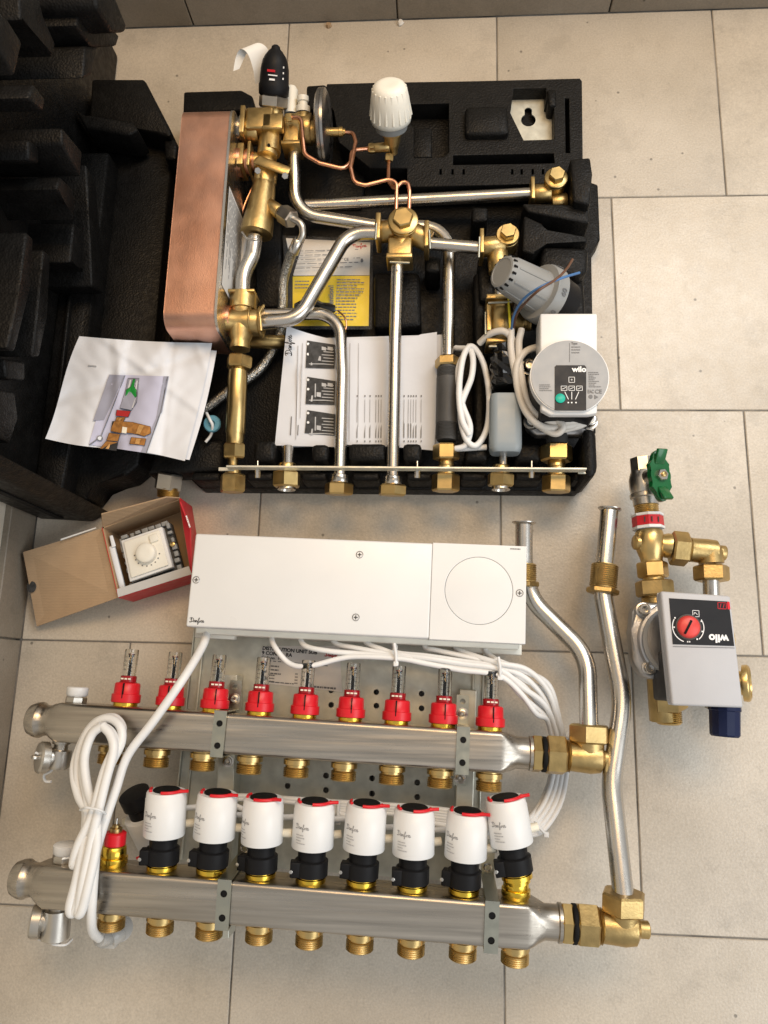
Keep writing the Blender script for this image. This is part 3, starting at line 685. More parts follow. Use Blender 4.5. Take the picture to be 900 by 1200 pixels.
# --- circulation pump
pz = .152
pm = S('circulation_pump', [pslab([(633, 367), (700, 367), (700, 430), (633, 430)], pz - .040, pz - .004, .002), pslab([(634, 420), (700, 420), (700, 484), (690, 486), (645, 486), (634, 480)], pz - .014, pz - .0042, .002)], 'white')
dc = P(667.5, 441, pz); R0 = .0415
dpts = [(dc.x + R0 * cos(a), dc.y + R0 * sin(a)) for a in [2 * pi * i / 72 for i in range(72)]]
ytop = P(667, 398, pz).y; ybot = P(667, 482, pz).y
dpts = [(a, min(max(b, ybot), ytop)) for a, b in dpts]
S('motor_head', slab([(dc.x + (a - dc.x) * 1.0, dc.y + (b - dc.y) * 1.0) for a, b in dpts], pz - .011, pz - .0005, .0015, seg=1), 'white', pm, smooth=30)
S('label_disc', slab([(dc.x + (a - dc.x) * .975, dc.y + (b - dc.y) * .985) for a, b in dpts], pz - .0008, pz + .0004, 0), 'silver_label', pm, smooth=0)
zt = pz + .0007
def flat(px, z): return [P(a, b, z) for a, b in px], [tuple(range(len(px) - 1, -1, -1))]
def pt(px, py, z): return frame(P(px, py, z), P(px + 10, py, z) - P(px, py, z))
S('display_panel', flat([(650, 430), (652, 428), (685, 428), (687, 430), (687, 481), (650, 481)], zt), 'panel', pm, smooth=0)
S('brand_name', text('wilo', .0086, pt(670.5, 433, zt + .0004), .035), 'ink_white', pm, smooth=0)
S('green_button', lathe(P(656.5, 467, zt), (0, 0, 1), [(0, .0052), (.001, .0052), (.0013, .0048)], 24), 'teal', pm)
icons = []
for cx in (661, 670, 679): icons += [ribbon([[(-.003, -.0025), (.003, -.0025)], [(.003, -.0025), (.003, .0025)], [(.003, .0025), (-.003, .0025)], [(-.003, .0025), (-.003, -.0025)], [(-.002, -.001), (.002, .001)]], .0005, pt(cx, 455, zt + .0004))]
icons += [ribbon([[(-.003, -.003), (.003, -.003)], [(.003, -.003), (.003, .003)], [(.003, .003), (-.003, .003)], [(-.003, .003), (-.003, -.003)], [(-.001, 0), (.001, 0)], [(0, -.001), (0, .001)]], .0005, pt(670, 445, zt + .0004)),
          flat([(661.5, 459), (662.3, 459), (666.5, 468), (665.7, 468)], zt + .0004), flat([(669.7, 459), (670.4, 459), (670.4, 468), (669.7, 468)], zt + .0004), flat([(678, 459), (678.8, 459), (674.8, 468), (674, 468)], zt + .0004)]
for cx in (666, 670, 675): icons.append(flat([(cx - .8, 471), (cx + .8, 471), (cx + .8, 472.5), (cx - .8, 472.5)], zt + .0004))
S('display_icons', icons, 'ink_white', pm, smooth=0)
S('label_print', [flat([(667.2, 402), (667.9, 402), (667.9, 424), (667.2, 424)], zt), text('Type', .0032, pt(669.5, 402.5, zt), .03), textlines(pt(669.5, 406, zt), .016, 3, .0032, .4, (.5, .95), 8),
    textlines(pt(632, 450.5, zt), .0145, 4, .0021, .5, (.6, 1), 9), textlines(pt(689.5, 436, zt), .016, 9, .0020, .5, (.3, .9), 10), text('CE', .0062, pt(697, 459, zt), .01), text('EAC', .0055, pt(688.5, 459, zt), .01, sx=.65),
    lathe(P(692, 465, zt - .0005), Z, [(0, .0022), (.0006, .0022)], 12), lathe(P(698, 465.5, zt - .0005), Z, [(0, .0028), (.0006, .0028)], 3)], 'ink_grey', pm, smooth=0)
S('motor_body', [lathe(Vector((dc.x, dc.y, .07)), Z, [(0, .039), (.066, .039), (.071, .039)], 40), pslab([(634, 440), (699, 440), (699, 486), (634, 486)], .09, pz - .0145, .003)], 'black', pm)
fp = [P(a, b, .088) for a, b in ((617, 428), (632, 422), (692, 424), (697, 436), (698, 502), (688, 509), (628, 509), (617, 500))]
S('pump_flange', slab([(q.x, q.y) for q in fp], .070, .086, .003), 'alu', pm)
S('pump_volute', [lathe(P(660, 462, .045), Z, [(0, .03), (.01, .042), (.026, .042)], 32), cyl(P(653, 505, .078), P(653, 540, .077), .0125)], 'grey_dark', pm)
for b in ((623, 495), (690, 495), (620, 431)):
    S('bolt', [lathe(P(*b, .086), Z, [(0, .0095), (.002, .0095), (.0022, .0075), (.011, .0075), (.012, .0065), (.012, .0042), (.008, .0042)], 20)], 'steel', pm)
S('upper_nut', hexn(P(652, 522, .078), P(652, 541, .077), .0185, 0), 'brass_bright', pm, smooth=20)
S('stub', cyl(P(652, 538, .076), P(652, 555, .076), .0098), 'brass_bright', pm)

# --- rail with pipe ends
rl = S('mounting_rail', [box(((-.465 - .066) / 2, .4925, .105), (.399, .0022, .012), .0004, seg=1), box((-.468, .4925, .098), (.018, .004, .0022), .0004), box((-.064, .4925, .096), (.018, .004, .0022), .0004)], 'galv', smooth=0)
for a in (302, 489, 623): S('rail_screw', [hexn(P(a, 549, .100), P(a, 560, .098), .0030), cyl(P(a, 540, .1), P(a, 549, .1), .0012)], 'steel', rl, smooth=20)
def endnut(px, y0, y1, r, m, rot=0, ring='brass', hole=.0085):
    a = P(px, y0, .077); b = P(px - .5, y1, .075)
    o = S('connection_nut', [hexn(a, b, r, rot)], m, rl, smooth=20)
    d = (b - a).normalized()
    S('pipe_collar', [cyl(a - d * .010, a + d * .002, r * .62)], 'brass_bright' if ring == 'brass' else 'steel', rl)
    return o
endnut(273, 556, 577, .0150, 'brass', .1); endnut(336, 553, 571, .0165, 'brass_bright', .5); endnut(397.5, 566, 580, .0165, 'brass_bright', .05, 'steel'); endnut(460, 568, 581, .0165, 'brass_bright', .3, 'steel')
endnut(522.5, 556, 576, .0160, 'brass_bright', .1); endnut(587, 555, 570, .0155, 'brass', .4); endnut(652, 557, 577, .0160, 'brass_bright', 0)
for px in (336, 587): S('steel_ring', lathe(P(px, 570, .076), (0, -1, 0), [(0, .0105), (.004, .0105), (.0045, .007), (.001, .006)], 24), 'steel', rl)

# --- white knob valve and capillaries
wa = P(459, 152, .122); wt = P(456, 100, .172); wd = (wt - wa); wl = wd.length; wd.normalize()
wv = S('regulator_knob', lathe(wa, wd, [(.010, .0212), (.012, .0238), (.017, .0246), (.038, .0228), (.049, .0205), (.053, .0182), (.0555, .0140), (.0562, .0100), (.0558, .0050)], 36), 'white_warm')
u, v = ortho(wd); ribs = []
for i in range(18):
    a = 2 * pi * i / 18; rr = u * cos(a) + v * sin(a); tq = wd.cross(rr)
    ribs.append(prism([wa + wd * .018 + rr * .0240 + tq * s for s in (-.0013, .0013)] + [wa + wd * .018 + rr * .0258 + tq * s for s in (.001, -.001)],
                      [wa + wd * .0505 + rr * .0192 + tq * s for s in (-.0013, .0013)] + [wa + wd * .0505 + rr * .0206 + tq * s for s in (.001, -.001)], .0004, 1))
S('grip_rib', ribs, 'white_warm', wv, smooth=30)
S('grey_ring', lathe(wa, wd, [(.000, .012), (.002, .0190), (.010, .0205), (.012, .018)], 30), 'grey', wv)
S('valve_body', [lathe(wa, -wd, [(-.004, .0135), (.004, .0135), (.005, .0110), (.016, .0095), (.020, .0080), (.026, .0060), (.030, .0060)], 20), cyl(P(457, 172, .105), P(434, 174, .102), .0058)], 'brass', wv)
S('side_nut', hexn(P(440, 174, .1025), P(432, 174, .102), .0062, .2), 'brass_bright', wv, smooth=20)
S('bottom_nut', hexn(P(456, 181, .098), P(455.5, 189, .096), .0055, .2), 'brass_bright', wv, smooth=20)
def cap(pts): return S('capillary_tube', tube([P(*q) for q in pts], .0024, .011, 10), 'copper')
cap([(341, 137.5, .122), (353, 138, .124), (355, 162, .124), (357, 181, .122), (374, 191, .12), (403, 198, .115), (411, 190, .112), (412, 176, .108), (433, 174, .102)])
cap([(403, 155, .100), (414, 156, .104), (417, 166, .112), (411, 196, .118), (415, 214, .118), (428, 217, .116), (456, 210, .114), (465, 214, .114), (464, 256, .108)])
cap([(455.5, 187, .096), (455, 212, .104), (463, 222, .110), (471, 213, .112), (478, 214, .112), (480, 224, .112), (479, 258, .106)])

# --- cables of actuator and pump
S('cable', cable([P(534, 408, .075), P(552, 412, .09), P(553, 440, .095), P(540, 478, .098), P(545, 512, .095), P(558, 522, .09), P(571, 500, .085), P(573, 460, .085), P(566, 425, .085), P(553, 406, .09), P(543, 418, .095), P(538, 455, .10), P(541, 490, .102), P(550, 510, .098)], .0036), 'cable')
S('cable', cable([P(550, 405, .08), P(537, 432, .09), P(541, 470, .097), P(551, 500, .097), P(545, 522, .09), P(530, 526, .085), P(570, 524, .082)], .0034), 'cable')
S('cable', cable([P(562, 402, .090), P(575, 391, .105), P(590, 388, .112), P(600, 397, .108), P(601, 408, .100)], .0040), 'cable_grey')
S('cable', cable([P(599, 386, .112), P(599, 410, .112), P(604, 440, .108), P(612, 470, .108), P(628, 495, .108), P(650, 508, .112), P(660, 500, .116), P(651, 490, .114)], .0040), 'cable_grey')
S('cable', cable([P(611, 386, .110), P(608, 405, .112), P(611, 440, .112), P(620, 474, .110), P(640, 492, .112), P(668, 494, .112), P(694, 487, .100)], .0040), 'cable_grey')
S('cable', cable([P(632, 406, .105), P(616, 412, .112), P(606, 428, .114), P(606, 452, .112), P(616, 482, .112), P(636, 500, .112), P(664, 500, .110), P(690, 492, .100)], .0040), 'cable_grey')
S('cable', cable([P(612, 455, .104), P(620, 488, .106), P(644, 504, .106), P(676, 500, .104), P(694, 491, .096)], .0038), 'cable_grey')

# ================================================================== FLOOR HEATING MANIFOLD
mf = thing('heating_manifold', 'two-bar steel floor heating manifold on a galvanised plate, with flow meters and actuators', 'manifold', (-.38, .12, 0))
def H(name, geo, m, parent=None, smooth=46, **k): return obj(name, geo, m, parent or mf, smooth, **k)
zu, zl = .085, .113
# --- back plate (galvanised, folded edges, punched holes)
pa, pb = P(229, 745, .020), P(566, 762, .020); pu = (pb - pa).normalized(); pw = (pb - pa).length
pf = frame(pa + Vector((0, .012, 0)), pu)                       # local: x along plate, y towards the box
inv = pf.inverted()
def pl(px, py, z=.020): q = inv @ P(px, py, z); return (q.x, q.y)
holes = [(*pl(a, b), .0033) for a, b in ((388, 809), (388, 826), (441, 811), (441, 827), (494, 813), (494, 830), (382, 909), (382, 926), (436, 912), (436, 930), (489, 917), (489, 934), (337, 905), (337, 921))]
ph = .262
mp_ = H('mounting_plate', plate([(0, .02), (pw, .02), (pw, -ph), (0, -ph)], holes, .0185, .020, Matrix.Translation((0, 0, 0)) @ Matrix(((pf[0][0], pf[0][1], 0, pf[0][3]), (pf[1][0], pf[1][1], 0, pf[1][3]), (0, 0, 1, 0), (0, 0, 0, 1)))), 'galv', smooth=0)
def pbox(cx, cy, cz, sx, sy, sz, b=.0008): return box(Vector((*(pf @ Vector((cx, cy, 0))).xy, cz)), (sx, sy, sz), b, pf)
H('folded_edge', pbox(-.001, -ph / 2 + .01, .012, .0016, ph + .02, .024), 'galv', mp_, smooth=0)
H('folded_edge', pbox(pw + .001, -ph / 2 + .01, .012, .0016, ph + .02, .024), 'galv', mp_, smooth=0)
H('stiffening_rib', pbox(.011, -ph / 2 + .01, .0215, .003, ph + .015, .003), 'galv', mp_)
H('stiffening_rib', pbox(pw - .010, -ph / 2 + .01, .0215, .003, ph + .015, .003), 'galv', mp_)
# label on plate
zb = .0206
H('plate_label', flat([(307, 757), (398, 757), (401, 811), (302, 800)], zb), 'paper_label', mp_, smooth=0)
lf = lambda px, py: frame(P(px, py, zb + .0004), P(px + 30, py + 2.6, zb) - P(px, py, zb))
H('label_text', [text('DISTRIBUTION UNIT SUB', .0058, lf(307.5, 759.5), .025, sx=1.0), text('9 CONN.   RA', .0058, lf(307, 765), .025), text('Code no.  144', .0044, lf(306.5, 770), .02)], 'ink', mp_, smooth=0)
H('label_small_print', [textlines(lf(306, 773), .080, 1, .003, .35, (.8, 1), 2), textlines(lf(305.5, 778.5), .026, 3, .0042, .4, (.8, 1), 4), textlines(lf(312, 790), .012, 3, .0035, .4, (.7, 1), 5), textlines(lf(312, 798), .034, 1, .003, .4, (.9, 1), 5),
     textlines(lf(367, 803.5), .028, 1, .003, .7, (.9, 1), 6), textlines(lf(346, 789), .004, 4, .0035, .4, (.7, 1), 7)], 'ink_grey', mp_, smooth=0)
H('label_logo', logo(lf(381, 769), .015, .16), 'ink_red', mp_, smooth=0)

# --- bars
def bar_frame(a, b, z): A = P(*a, z); return frame(A, P(*b, z) - A)
bu = bar_frame((186, 853), (573, 879.5), zu); bl = bar_frame((128, 1038), (604, 1077), zl) @ Matrix.Rotation(radians(6.5), 4, 'X')
def bx_at(fr, px, py, z): return (fr.inverted() @ P(px, py, z)).x
def ring(fr, x, hy, hz, r): return [fr @ Vector((x, a, b)) for a, b in rrect(hy, hz, r, 7)]
def bar(fr, x0, x1, hy, hz, name):
    c = .0045; rd = .0162
    R_ = [ring(fr, x0 - .031, .010, .010, .0099), ring(fr, x0 - .0305, .0142, .0142, .0141), ring(fr, x0 - .029, .0160, .0160, .0159), ring(fr, x0 - .023, .0185, .0185, .0184), ring(fr, x0 - .019, .0192, .0192, .0191), ring(fr, x0 - .0175, .0190, .0190, .0189), ring(fr, x0 - .0145, .0172, .0172, .0171), ring(fr, x0 - .011, rd, rd, rd * .995), ring(fr, x0 - .007, rd, rd, rd * .99),
          ring(fr, x0 - .001, rd + (hy - rd) * .55, rd + (hz - rd) * .6, .013), ring(fr, x0 + .005, hy - .0012, hz - .0008, .0065), ring(fr, x0 + .010, hy, hz, c)]
    n = 24
    for i in range(1, n): R_.append(ring(fr, x0 + .010 + (x1 - x0 - .02) * i / n, hy, hz, c))
    R_ += [ring(fr, x1 - .010, hy, hz, c), ring(fr, x1 - .005, hy - .0012, hz - .0008, .0065), ring(fr, x1 + .001, rd + (hy - rd) * .5, rd + (hz - rd) * .5, .013), ring(fr, x1 + .008, rd, rd, rd * .99), ring(fr, x1 + .020, rd, rd, rd * .99), ring(fr, x1 + .021, rd + .0014, rd + .0014, rd), ring(fr, x1 + .024, rd + .0014, rd + .0014, rd)]
    return H(name, loft(R_), 'steel_brushed', smooth=50)
hyu, hzu = .0205, .0205
ux0, ux1 = bx_at(bu, 66, 852, zu), bx_at(bu, 621, 884, zu) - .022
lx0, lx1 = bx_at(bl, 50, 1040, zl), bx_at(bl, 655, 1080, zl) - .022
ub = bar(bu, ux0, ux1, hyu, hzu, 'flow_bar'); lb = bar(bl, lx0, lx1, hyu, hzu, 'return_bar')

# --- prototypes: local +y points away from the bar
O0 = Vector((0, 0, 0)); YD = Vector((0, 1, 0))
fm = obj('flow_meter', [lathe(O0, YD, [(.0035, .0140), (.0042, .0155), (.0125, .0155), (.0130, .0138), (.0235, .0134), (.0248, .0120), (.0250, .008)], 28)], 'red', link=False)
obj('brass_collar', lathe(O0, YD, [(-.004, .0128), (.004, .0128)], 24), 'brass_gold', fm, link=False)
obj('slit', box((.0015, .0165, .0136), (.0011, .0160, .0040), .0002), 'rubber', fm, link=False)
obj('setting_ring', lathe(O0, YD, [(.024, .0092), (.0255, .0095), (.026, .0086), (.0320, .0086), (.0325, .0072)], 22), 'red_clear', fm, link=False)
obj('ring_text', [xf(rect(a, 0, a + .003, .0016), frame((0, .0282, .00875), (1, 0, 0))) for a in (-.005, -.001, .003)], 'paper_tag', fm, link=False, smooth=0)
obj('sight_glass', lathe(O0, YD, [(.032, .0074), (.060, .0074), (.0608, .0068), (.0608, .0058), (.032, .0058)], 22), 'glass', fm, link=False)
obj('indicator', [cyl((0, .031, 0), (0, .052, 0), .0017, 8), lathe((0, .0520, 0), YD, [(0, .0028), (.002, .0028)], 12)], 'rubber', fm, link=False)
obj('red_float', lathe((0, .0545, 0), YD, [(0, .0036), (.0010, .0036)], 14), 'red', fm, link=False)
obj('scale_marks', [xf(rect(-.0052 if i % 2 else .0018, .0365 + i * .0022, -.0018 if i % 2 else .0046, .0371 + i * .0022), frame((0, 0, .0052), (1, 0, 0))) for i in range(9)], 'ink_grey', fm, link=False, smooth=0)

po = obj('port_nipple', [lathe(O0, -YD, [(-.003, .0118), (0, .0118), (.0015, .0118), (.002, .0140), (.0068, .0140), (.0073, .0115), (.0095, .0115)] + thread(.010, .0195, .0136) + [(.0198, .0120), (.0198, .0090), (.010, .0085)], 26)], 'brass_bright', link=False, smooth=28)

ta = obj('actuator', [lathe(O0, YD, [(.0325, .0150), (.0330, .0204), (.0340, .0209), (.052, .0206), (.0690, .0203), (.0694, .0199), (.0745, .0197), (.0758, .0188), (.0760, .0140)], 36)], 'white', link=False)
obj('valve_ring', lathe(O0, YD, [(-.004, .0120), (.000, .0120), (.0005, .0150), (.0045, .0150), (.0050, .0135), (.009, .0135)], 26), 'brass_gold', ta, link=False)
obj('bayonet_collar', [lathe(O0, YD, [(.0060, .0150), (.0066, .0165), (.0205, .0165), (.0215, .0150)], 30), box((-.0155, .0135, .006), (.010, .0145, .012), .001)], 'black', ta, link=False)
obj('cable_sleeve', cyl((.014, .041, -.009), (.0285, .0425, -.010), .0042, 14), 'paper_tag', ta, link=False)
obj('neck', lathe(O0, YD, [(.020, .0136), (.0335, .0142)], 28), 'black', ta, link=False)
obj('clamp_screw', lathe((-.0195, .0125, .0118), Z, [(0, .0018), (.0012, .0018), (.0014, .0010)], 12), 'steel', ta, link=False)
obj('top_disc', lathe(O0, YD, [(.0758, .0135), (.0772, .0135), (.0778, .0128)], 28), 'rubber', ta, link=False)
tabr = []
for i in range(13):
    a = radians(-40 + 250 * i / 12); tabr.append(Vector((.0175 * cos(a), .0885, .0175 * sin(a))))
obj('red_tab', [sweep([Vector((.0160 * cos(a), .0772, .0160 * sin(a))) for a in [radians(12 + 85 * i / 14) for i in range(15)]], .0016, 8), sweep([Vector((.0140, .0775, .0085)), Vector((.0185, .0778, .0080)), Vector((.0235, .0782, .0085))], .0017, 8), sweep([Vector((.0160 * cos(a), .0772, .0160 * sin(a))) for a in [radians(150 + 40 * i / 6) for i in range(7)]], .0015, 8)], 'red', ta, link=False)
def wrap(g, r, t0):       # bend flat print (x across, y along the axis) round the housing
    out = []
    for v in g[0]: out.append(Vector((r * sin(v.x / r), t0 + v.y, r * cos(v.x / r) + v.z)))
    return out, g[1]
obj('logo', wrap(logo(frame((-.0195, 0, 0), (1, 0, 0)), .016, .10), .0208, .0540), 'ink_logo', ta, link=False, smooth=0)
obj('small_print', wrap(textlines(frame((-.0185, 0, 0), (1, 0, 0)), .012, 4, .0026, .35, (.5, 1), 12), .0211, .0490), 'ink_pale', ta, link=False, smooth=0)

bv = obj('thermostatic_insert', [lathe(O0, YD, [(-.004, .0120), (0, .0125), (.002, .0140), (.008, .0140), (.0085, .0120), (.011, .0125), (.018, .0118), (.020, .0095)], 24)], 'brass_gold', link=False)
obj('red_ring', lathe(O0, YD, [(.0195, .0098), (.0200, .0106), (.0310, .0106), (.0320, .0094)], 24), 'red', bv, link=False)
obj('gland', lathe(O0, YD, [(.031, .0062), (.036, .0062), (.0365, .0040), (.039, .0040)], 16), 'brass', bv, link=False)
obj('steel_pin', lathe(O0, YD, [(.038, .0013), (.0455, .0013)], 8), 'steel', bv, link=False)

def rise(fr, x, y=None): return fr @ Matrix.Translation((x, y, 0))
fmx = [(147, 831), (197, 834), (247, 837), (300, 841), (354, 845), (408, 848), (463, 852), (517, 855), (574, 860)]
x0 = bx_at(bu, 146, 832, zu); x1 = bx_at(bu, 574, 860, zu)
for i in range(9):
    place(fm, rise(bu, x0 + (x1 - x0) * i / 8, hyu) @ Matrix.Rotation(radians(random.uniform(-12, 12)), 4, 'Y'), mf)
x0 = bx_at(bu, 130, 884, zu); x1 = bx_at(bu, 573, 910, zu)
for i in range(9): place(po, rise(bu, x0 + (x1 - x0) * i / 8, -hyu), mf)
x0 = bx_at(bl, 129, 1078, zl); x1 = bx_at(bl, 604, 1115, zl)
for i in range(9): place(po, rise(bl, x0 + (x1 - x0) * i / 8, -hyu), mf)
x0 = bx_at(bl, 133, 1018, zl); x1 = bx_at(bl, 604, 1053, zl)
for i in range(9):
    m_ = rise(bl, x0 + (x1 - x0) * i / 8, hyu)
    if i == 0 or i == 8: place(bv, m_, mf)
    if 0 < i < 8: place(ta, m_ @ Matrix.Translation((0, [0, 0, .001, 0, -.0005, .0012, 0, .0006][i], 0)) @ Matrix.Rotation(radians([0, .8, -1, 1.4, .2, -1.2, .9, -.6][i]), 4, 'Z') @ Matrix.Rotation(radians([0, 6, -4, -16, 8, -2, 5, -14][i]), 4, 'Y'), mf)
    if i == 8: place(ta, m_ @ Matrix.Translation((0, .022, .002)) @ Matrix.Rotation(radians(11), 4, 'Z') @ Matrix.Translation((0, -.004, 0)), mf)

# --- brackets (strap over bar, legs, feet with screws, channel behind)
def bracket(fr, px, py, z, ytop, ybot, zf):
    x = bx_at(fr, px, py, z); wd = .0135; top = fr.translation.z + hzu + .001
    def b_(cx, cy, cz, sx, sy, sz, b=.0006): return box(fr @ Vector((cx, cy, cz - fr.translation.z)), (sx, sy, sz), b, fr)
    o = H('bar_bracket', plate([(-wd / 2, -hyu - .003), (wd / 2, -hyu - .003), (wd / 2, hyu + .003), (-wd / 2, hyu + .003)], [(0, .0145 * .72, .0034), (0, -.0165 * .72, .0034)], hzu + .0010, hzu + .0030, fr @ Matrix.Translation((x, 0, 0))), 'zinc', smooth=0)
    for s in (1, -1): H('leg', b_(x, s * (hyu + .0022), (top + zf) / 2, wd, .0018, top - zf), 'zinc', o, smooth=0)
    for yy in (.0145, -.0165): H('hole_shade', lathe(fr @ Vector((x, yy * .72, hzu + .0006)), fr.to_3x3() @ Z, [(0, .0030), (.0016, .0030)], 14), 'rubber', o)  # dark discs that put the shade of the gap into the strap holes
    H('foot', plate([(x - wd / 2, hyu + .003), (x + wd / 2, hyu + .003), (x + wd / 2, ytop), (x - wd / 2, ytop)], [(x, ytop - .007, .003)], zf - fr.translation.z - .0015, zf - fr.translation.z + .0005, fr), 'zinc', o, smooth=0)
    H('foot', plate([(x - wd / 2, -hyu - .003), (x + wd / 2, -hyu - .003), (x + wd / 2, ybot), (x - wd / 2, ybot)], [(x, ybot + .005, .002)], zf - fr.translation.z - .0015, zf - fr.translation.z + .0005, fr), 'zinc', o, smooth=0)
    for yy in (hyu + .014, -hyu - .012):
        c = fr @ Vector((x, yy, 0)); c.z = zf
        H('screw', lathe(c, Z, [(0, .0064), (.0012, .0064), (.0014, .0046), (.0045, .0046), (.0048, .0032), (.0025, .0012)], 14), 'steel', o)
    return o
for a in ((262, 868, 1), (541, 888, 1)): bracket(bu, a[0], a[1], zu, hyu + .034, -hyu - .020, .056)
bracket(bl, 268, 1060, zl, hyu + .036, -hyu - .014, .062); bracket(bl, 574, 1082, zl, hyu + .036, -hyu - .014, .062)
for px, py in ((272, 795), (548, 812)):      # channels carrying the brackets
    a = P(px, py - 4, .035); b = P(px - 10, py + 300, .035); d = (b - a).normalized()
    H('support_channel', box((a + b) / 2, ((b - a).length, .019, .028), .001, frame((0, 0, 0), d)), 'galv', smooth=0)

# --- end fittings of the bars
def right_end(fr, x1, z, pipe_px, name):
    u = fr.to_3x3() @ Vector((1, 0, 0)); v = fr.to_3x3() @ Vector((0, 1, 0)); B0 = fr @ Vector((x1 + .022, 0, 0))
    o = H(name, [lathe(B0 + u * .036, u, [(0, .0140), (.002, .0165), (.003, .0150), (.004, .0165), (.005, .0150), (.014, .0155), (.026, .0165), (.036, .0150), (.039, .0100), (.040, .0080), (.048, .0080), (.049, .0068)], 28),
                   lathe(B0 + u * .0605, v, [(0, .0155), (.014, .0155), (.018, .0165)], 28)], 'brass')
    H('lock_nut', hexn(B0 + u * .001, B0 + u * .0125, .0195, .3), 'brass_bright', o, smooth=20)
    H('gasket', cyl(B0 + u * .012, B0 + u * .0165, .0180, 28), 'rubber', o)
    H('union_nut', hexn(B0 + u * .016, B0 + u * .0365, .0205, .3), 'brass', o, smooth=20)
    H('top_nut', hexn(B0 + u * .0605 + v * .014, B0 + u * .0605 + v * .033, .0215, .2), 'brass', o, smooth=20)
    return B0 + u * .0605 + v * .031, v, o
e1_, v1, eo1 = right_end(bu, ux1, zu, None, 'angle_union')
e2_, v2, eo2 = right_end(bl, lx1, zl, None, 'angle_union')
# rising pipes with flared ends and brass bushings
def bushing(a, b, parent):
    d = (b - a); l = d.length
    H('bushing', [lathe(a, d, [(0, .0110), (.001, .0142)] + thread(.0015, l - .0075, .0152, .0022) + [(l - .007, .0145), (l - .006, .0150)], 28)], 'brass', parent, smooth=25)
    H('bushing_hex', hexn(a + d * ((l - .0065) / l), b, .0178, .2), 'brass', parent, smooth=20)
p1 = H('supply_pipe', tube([e1_ - v1 * .004, P(688, 768, .070), P(622, 702, .056), P(614, 660, .058), P(614, 613, .062)], .0098, [.055, .055, .05], 22), 'steel')
bushing(P(613, 660, .058), P(613, 688, .056), p1)
H('flared_rim', lathe(P(614, 613, .062), P(614, 613, .062) - P(613, 640, .06), [(-.002, .0098), (0, .0135), (.001, .0137), (.0015, .0098), (-.010, .0088)], 26), 'steel', p1)
p2 = H('return_pipe', tube([e2_ - v2 * .004, P(716, 918, .090), P(730, 822, .076), P(705.5, 692, .062), P(714.5, 598, .060)], .0102, [.12, .12, .12], 22), 'steel')
bushing(P(709, 661, .061), P(706, 696, .062), p2)
H('flared_rim', lathe(P(714.5, 597, .060), P(714.5, 597, .06) - P(711, 640, .06), [(-.002, .0104), (0, .0130), (.001, .0132), (.0015, .0098), (-.010, .0088)], 26), 'steel', p2)

# --- left ends: bleed plugs and drain taps
def plugtop(fr, px, py, z, r=.0115):
    x = bx_at(fr, px, py, z); o = fr @ Vector((x, hyu - .001, 0)); v = fr.to_3x3() @ Vector((0, 1, 0))
    q = H('bleed_plug', hexn(o, o + v * .008, r, .2, 8), 'nickel', smooth=20)
    H('white_cap', lathe(o + v * .0078, v, [(0, r * .85), (.002, r * .98), (.009, r), (.010, r * .9)], 18), 'white', q)
plugtop(bu, 88, 830, zu); plugtop(bl, 76, 1018, zl, .0125)
xa = bx_at(bu, 70, 885, zu); o = bu @ Vector((xa, -hyu + .001, 0)); v = bu.to_3x3() @ Vector((0, -1, 0))
dt = H('drain_tap', [lathe(o, v, [(0, .0095), (.004, .0095), (.0045, .0075), (.010, .0075), (.011, .012), (.026, .0125), (.030, .0095)], 24), cyl(o + v * .018, o + v * .018 + Vector((-.014, .0, .010)), .0105)], 'nickel')
ad = Vector((-.74, 0.05, .66)).normalized()
H('drain_cap', lathe(o + v * .018 + Vector((-.010, 0, .006)), ad, [(0, .0145), (.001, .0165), (.008, .0165), (.010, .0150), (.0105, .006)], 30), 'nickel', dt, smooth=28)
H('key', box(o + v * .018 + Vector((-.010, 0, .006)) + ad * .013, (.006, .004, .008), .0008, frame((0, 0, 0), ad)), 'nickel', dt)
H('strap', cable([o + v * .016 + Vector((-.010, .003, .006)) + ad * .0135, P(62, 893, .09), P(60, 903, .085), P(52, 908, .08), P(53, 915, .08), P(60, 916, .08)], .0015), 'white', dt)
xa = bx_at(bl, 66, 1065, zl); o = bl @ Vector((xa, -hyu + .001, 0)); v = bl.to_3x3() @ Vector((0, -1, 0))
dt2 = H('drain_tap', [lathe(o, v, [(0, .0085), (.006, .0085), (.0065, .0135), (.034, .0140), (.036, .011)], 26), cyl(o + v * .019, o + v * .019 + Vector((-.016, .002, .004)), .0115)], 'nickel')
H('drain_cap', lathe(o + v * .019 + Vector((-.012, .001, .003)), (-.95, .05, .25), [(0, .0140), (.001, .0165), (.009, .0165), (.011, .0150), (.012, .008)], 30), 'nickel', dt2, smooth=28)
H('strap', cable([P(38, 1088, .09), P(40, 1097, .1), P(52, 1102, .11), P(56, 1099, .115), P(62, 1106, .115), P(76, 1107, .11), P(84, 1101, .10)], .0014), 'white', dt2)

# --- spare actuator lying behind the row (unscrewed from the first port)
la = P(172, 990, .045); lb_ = P(148, 928, .075)
sp = place(ta, frame(la, (lb_ - la).cross(Z), (lb_ - la)) @ Matrix.Identity(4), None)
sp.name = 'loose_actuator'
# turn it round: collar end towards the camera's top left
sp.matrix_basis = frame(P(154, 924, .078), (P(178, 975, .05) - P(154, 924, .078)).cross(Z), (P(178, 975, .05) - P(154, 924, .078))) @ Matrix.Translation(WL[ta])
for ch in list(sp.children):
    if ch.name.startswith('valve_ring'): bpy.data.objects.remove(ch)
tag(sp, 'unmounted actuator with open black collar lying behind the leftmost white actuator', 'actuator')
drop(fm, po, ta, bv)

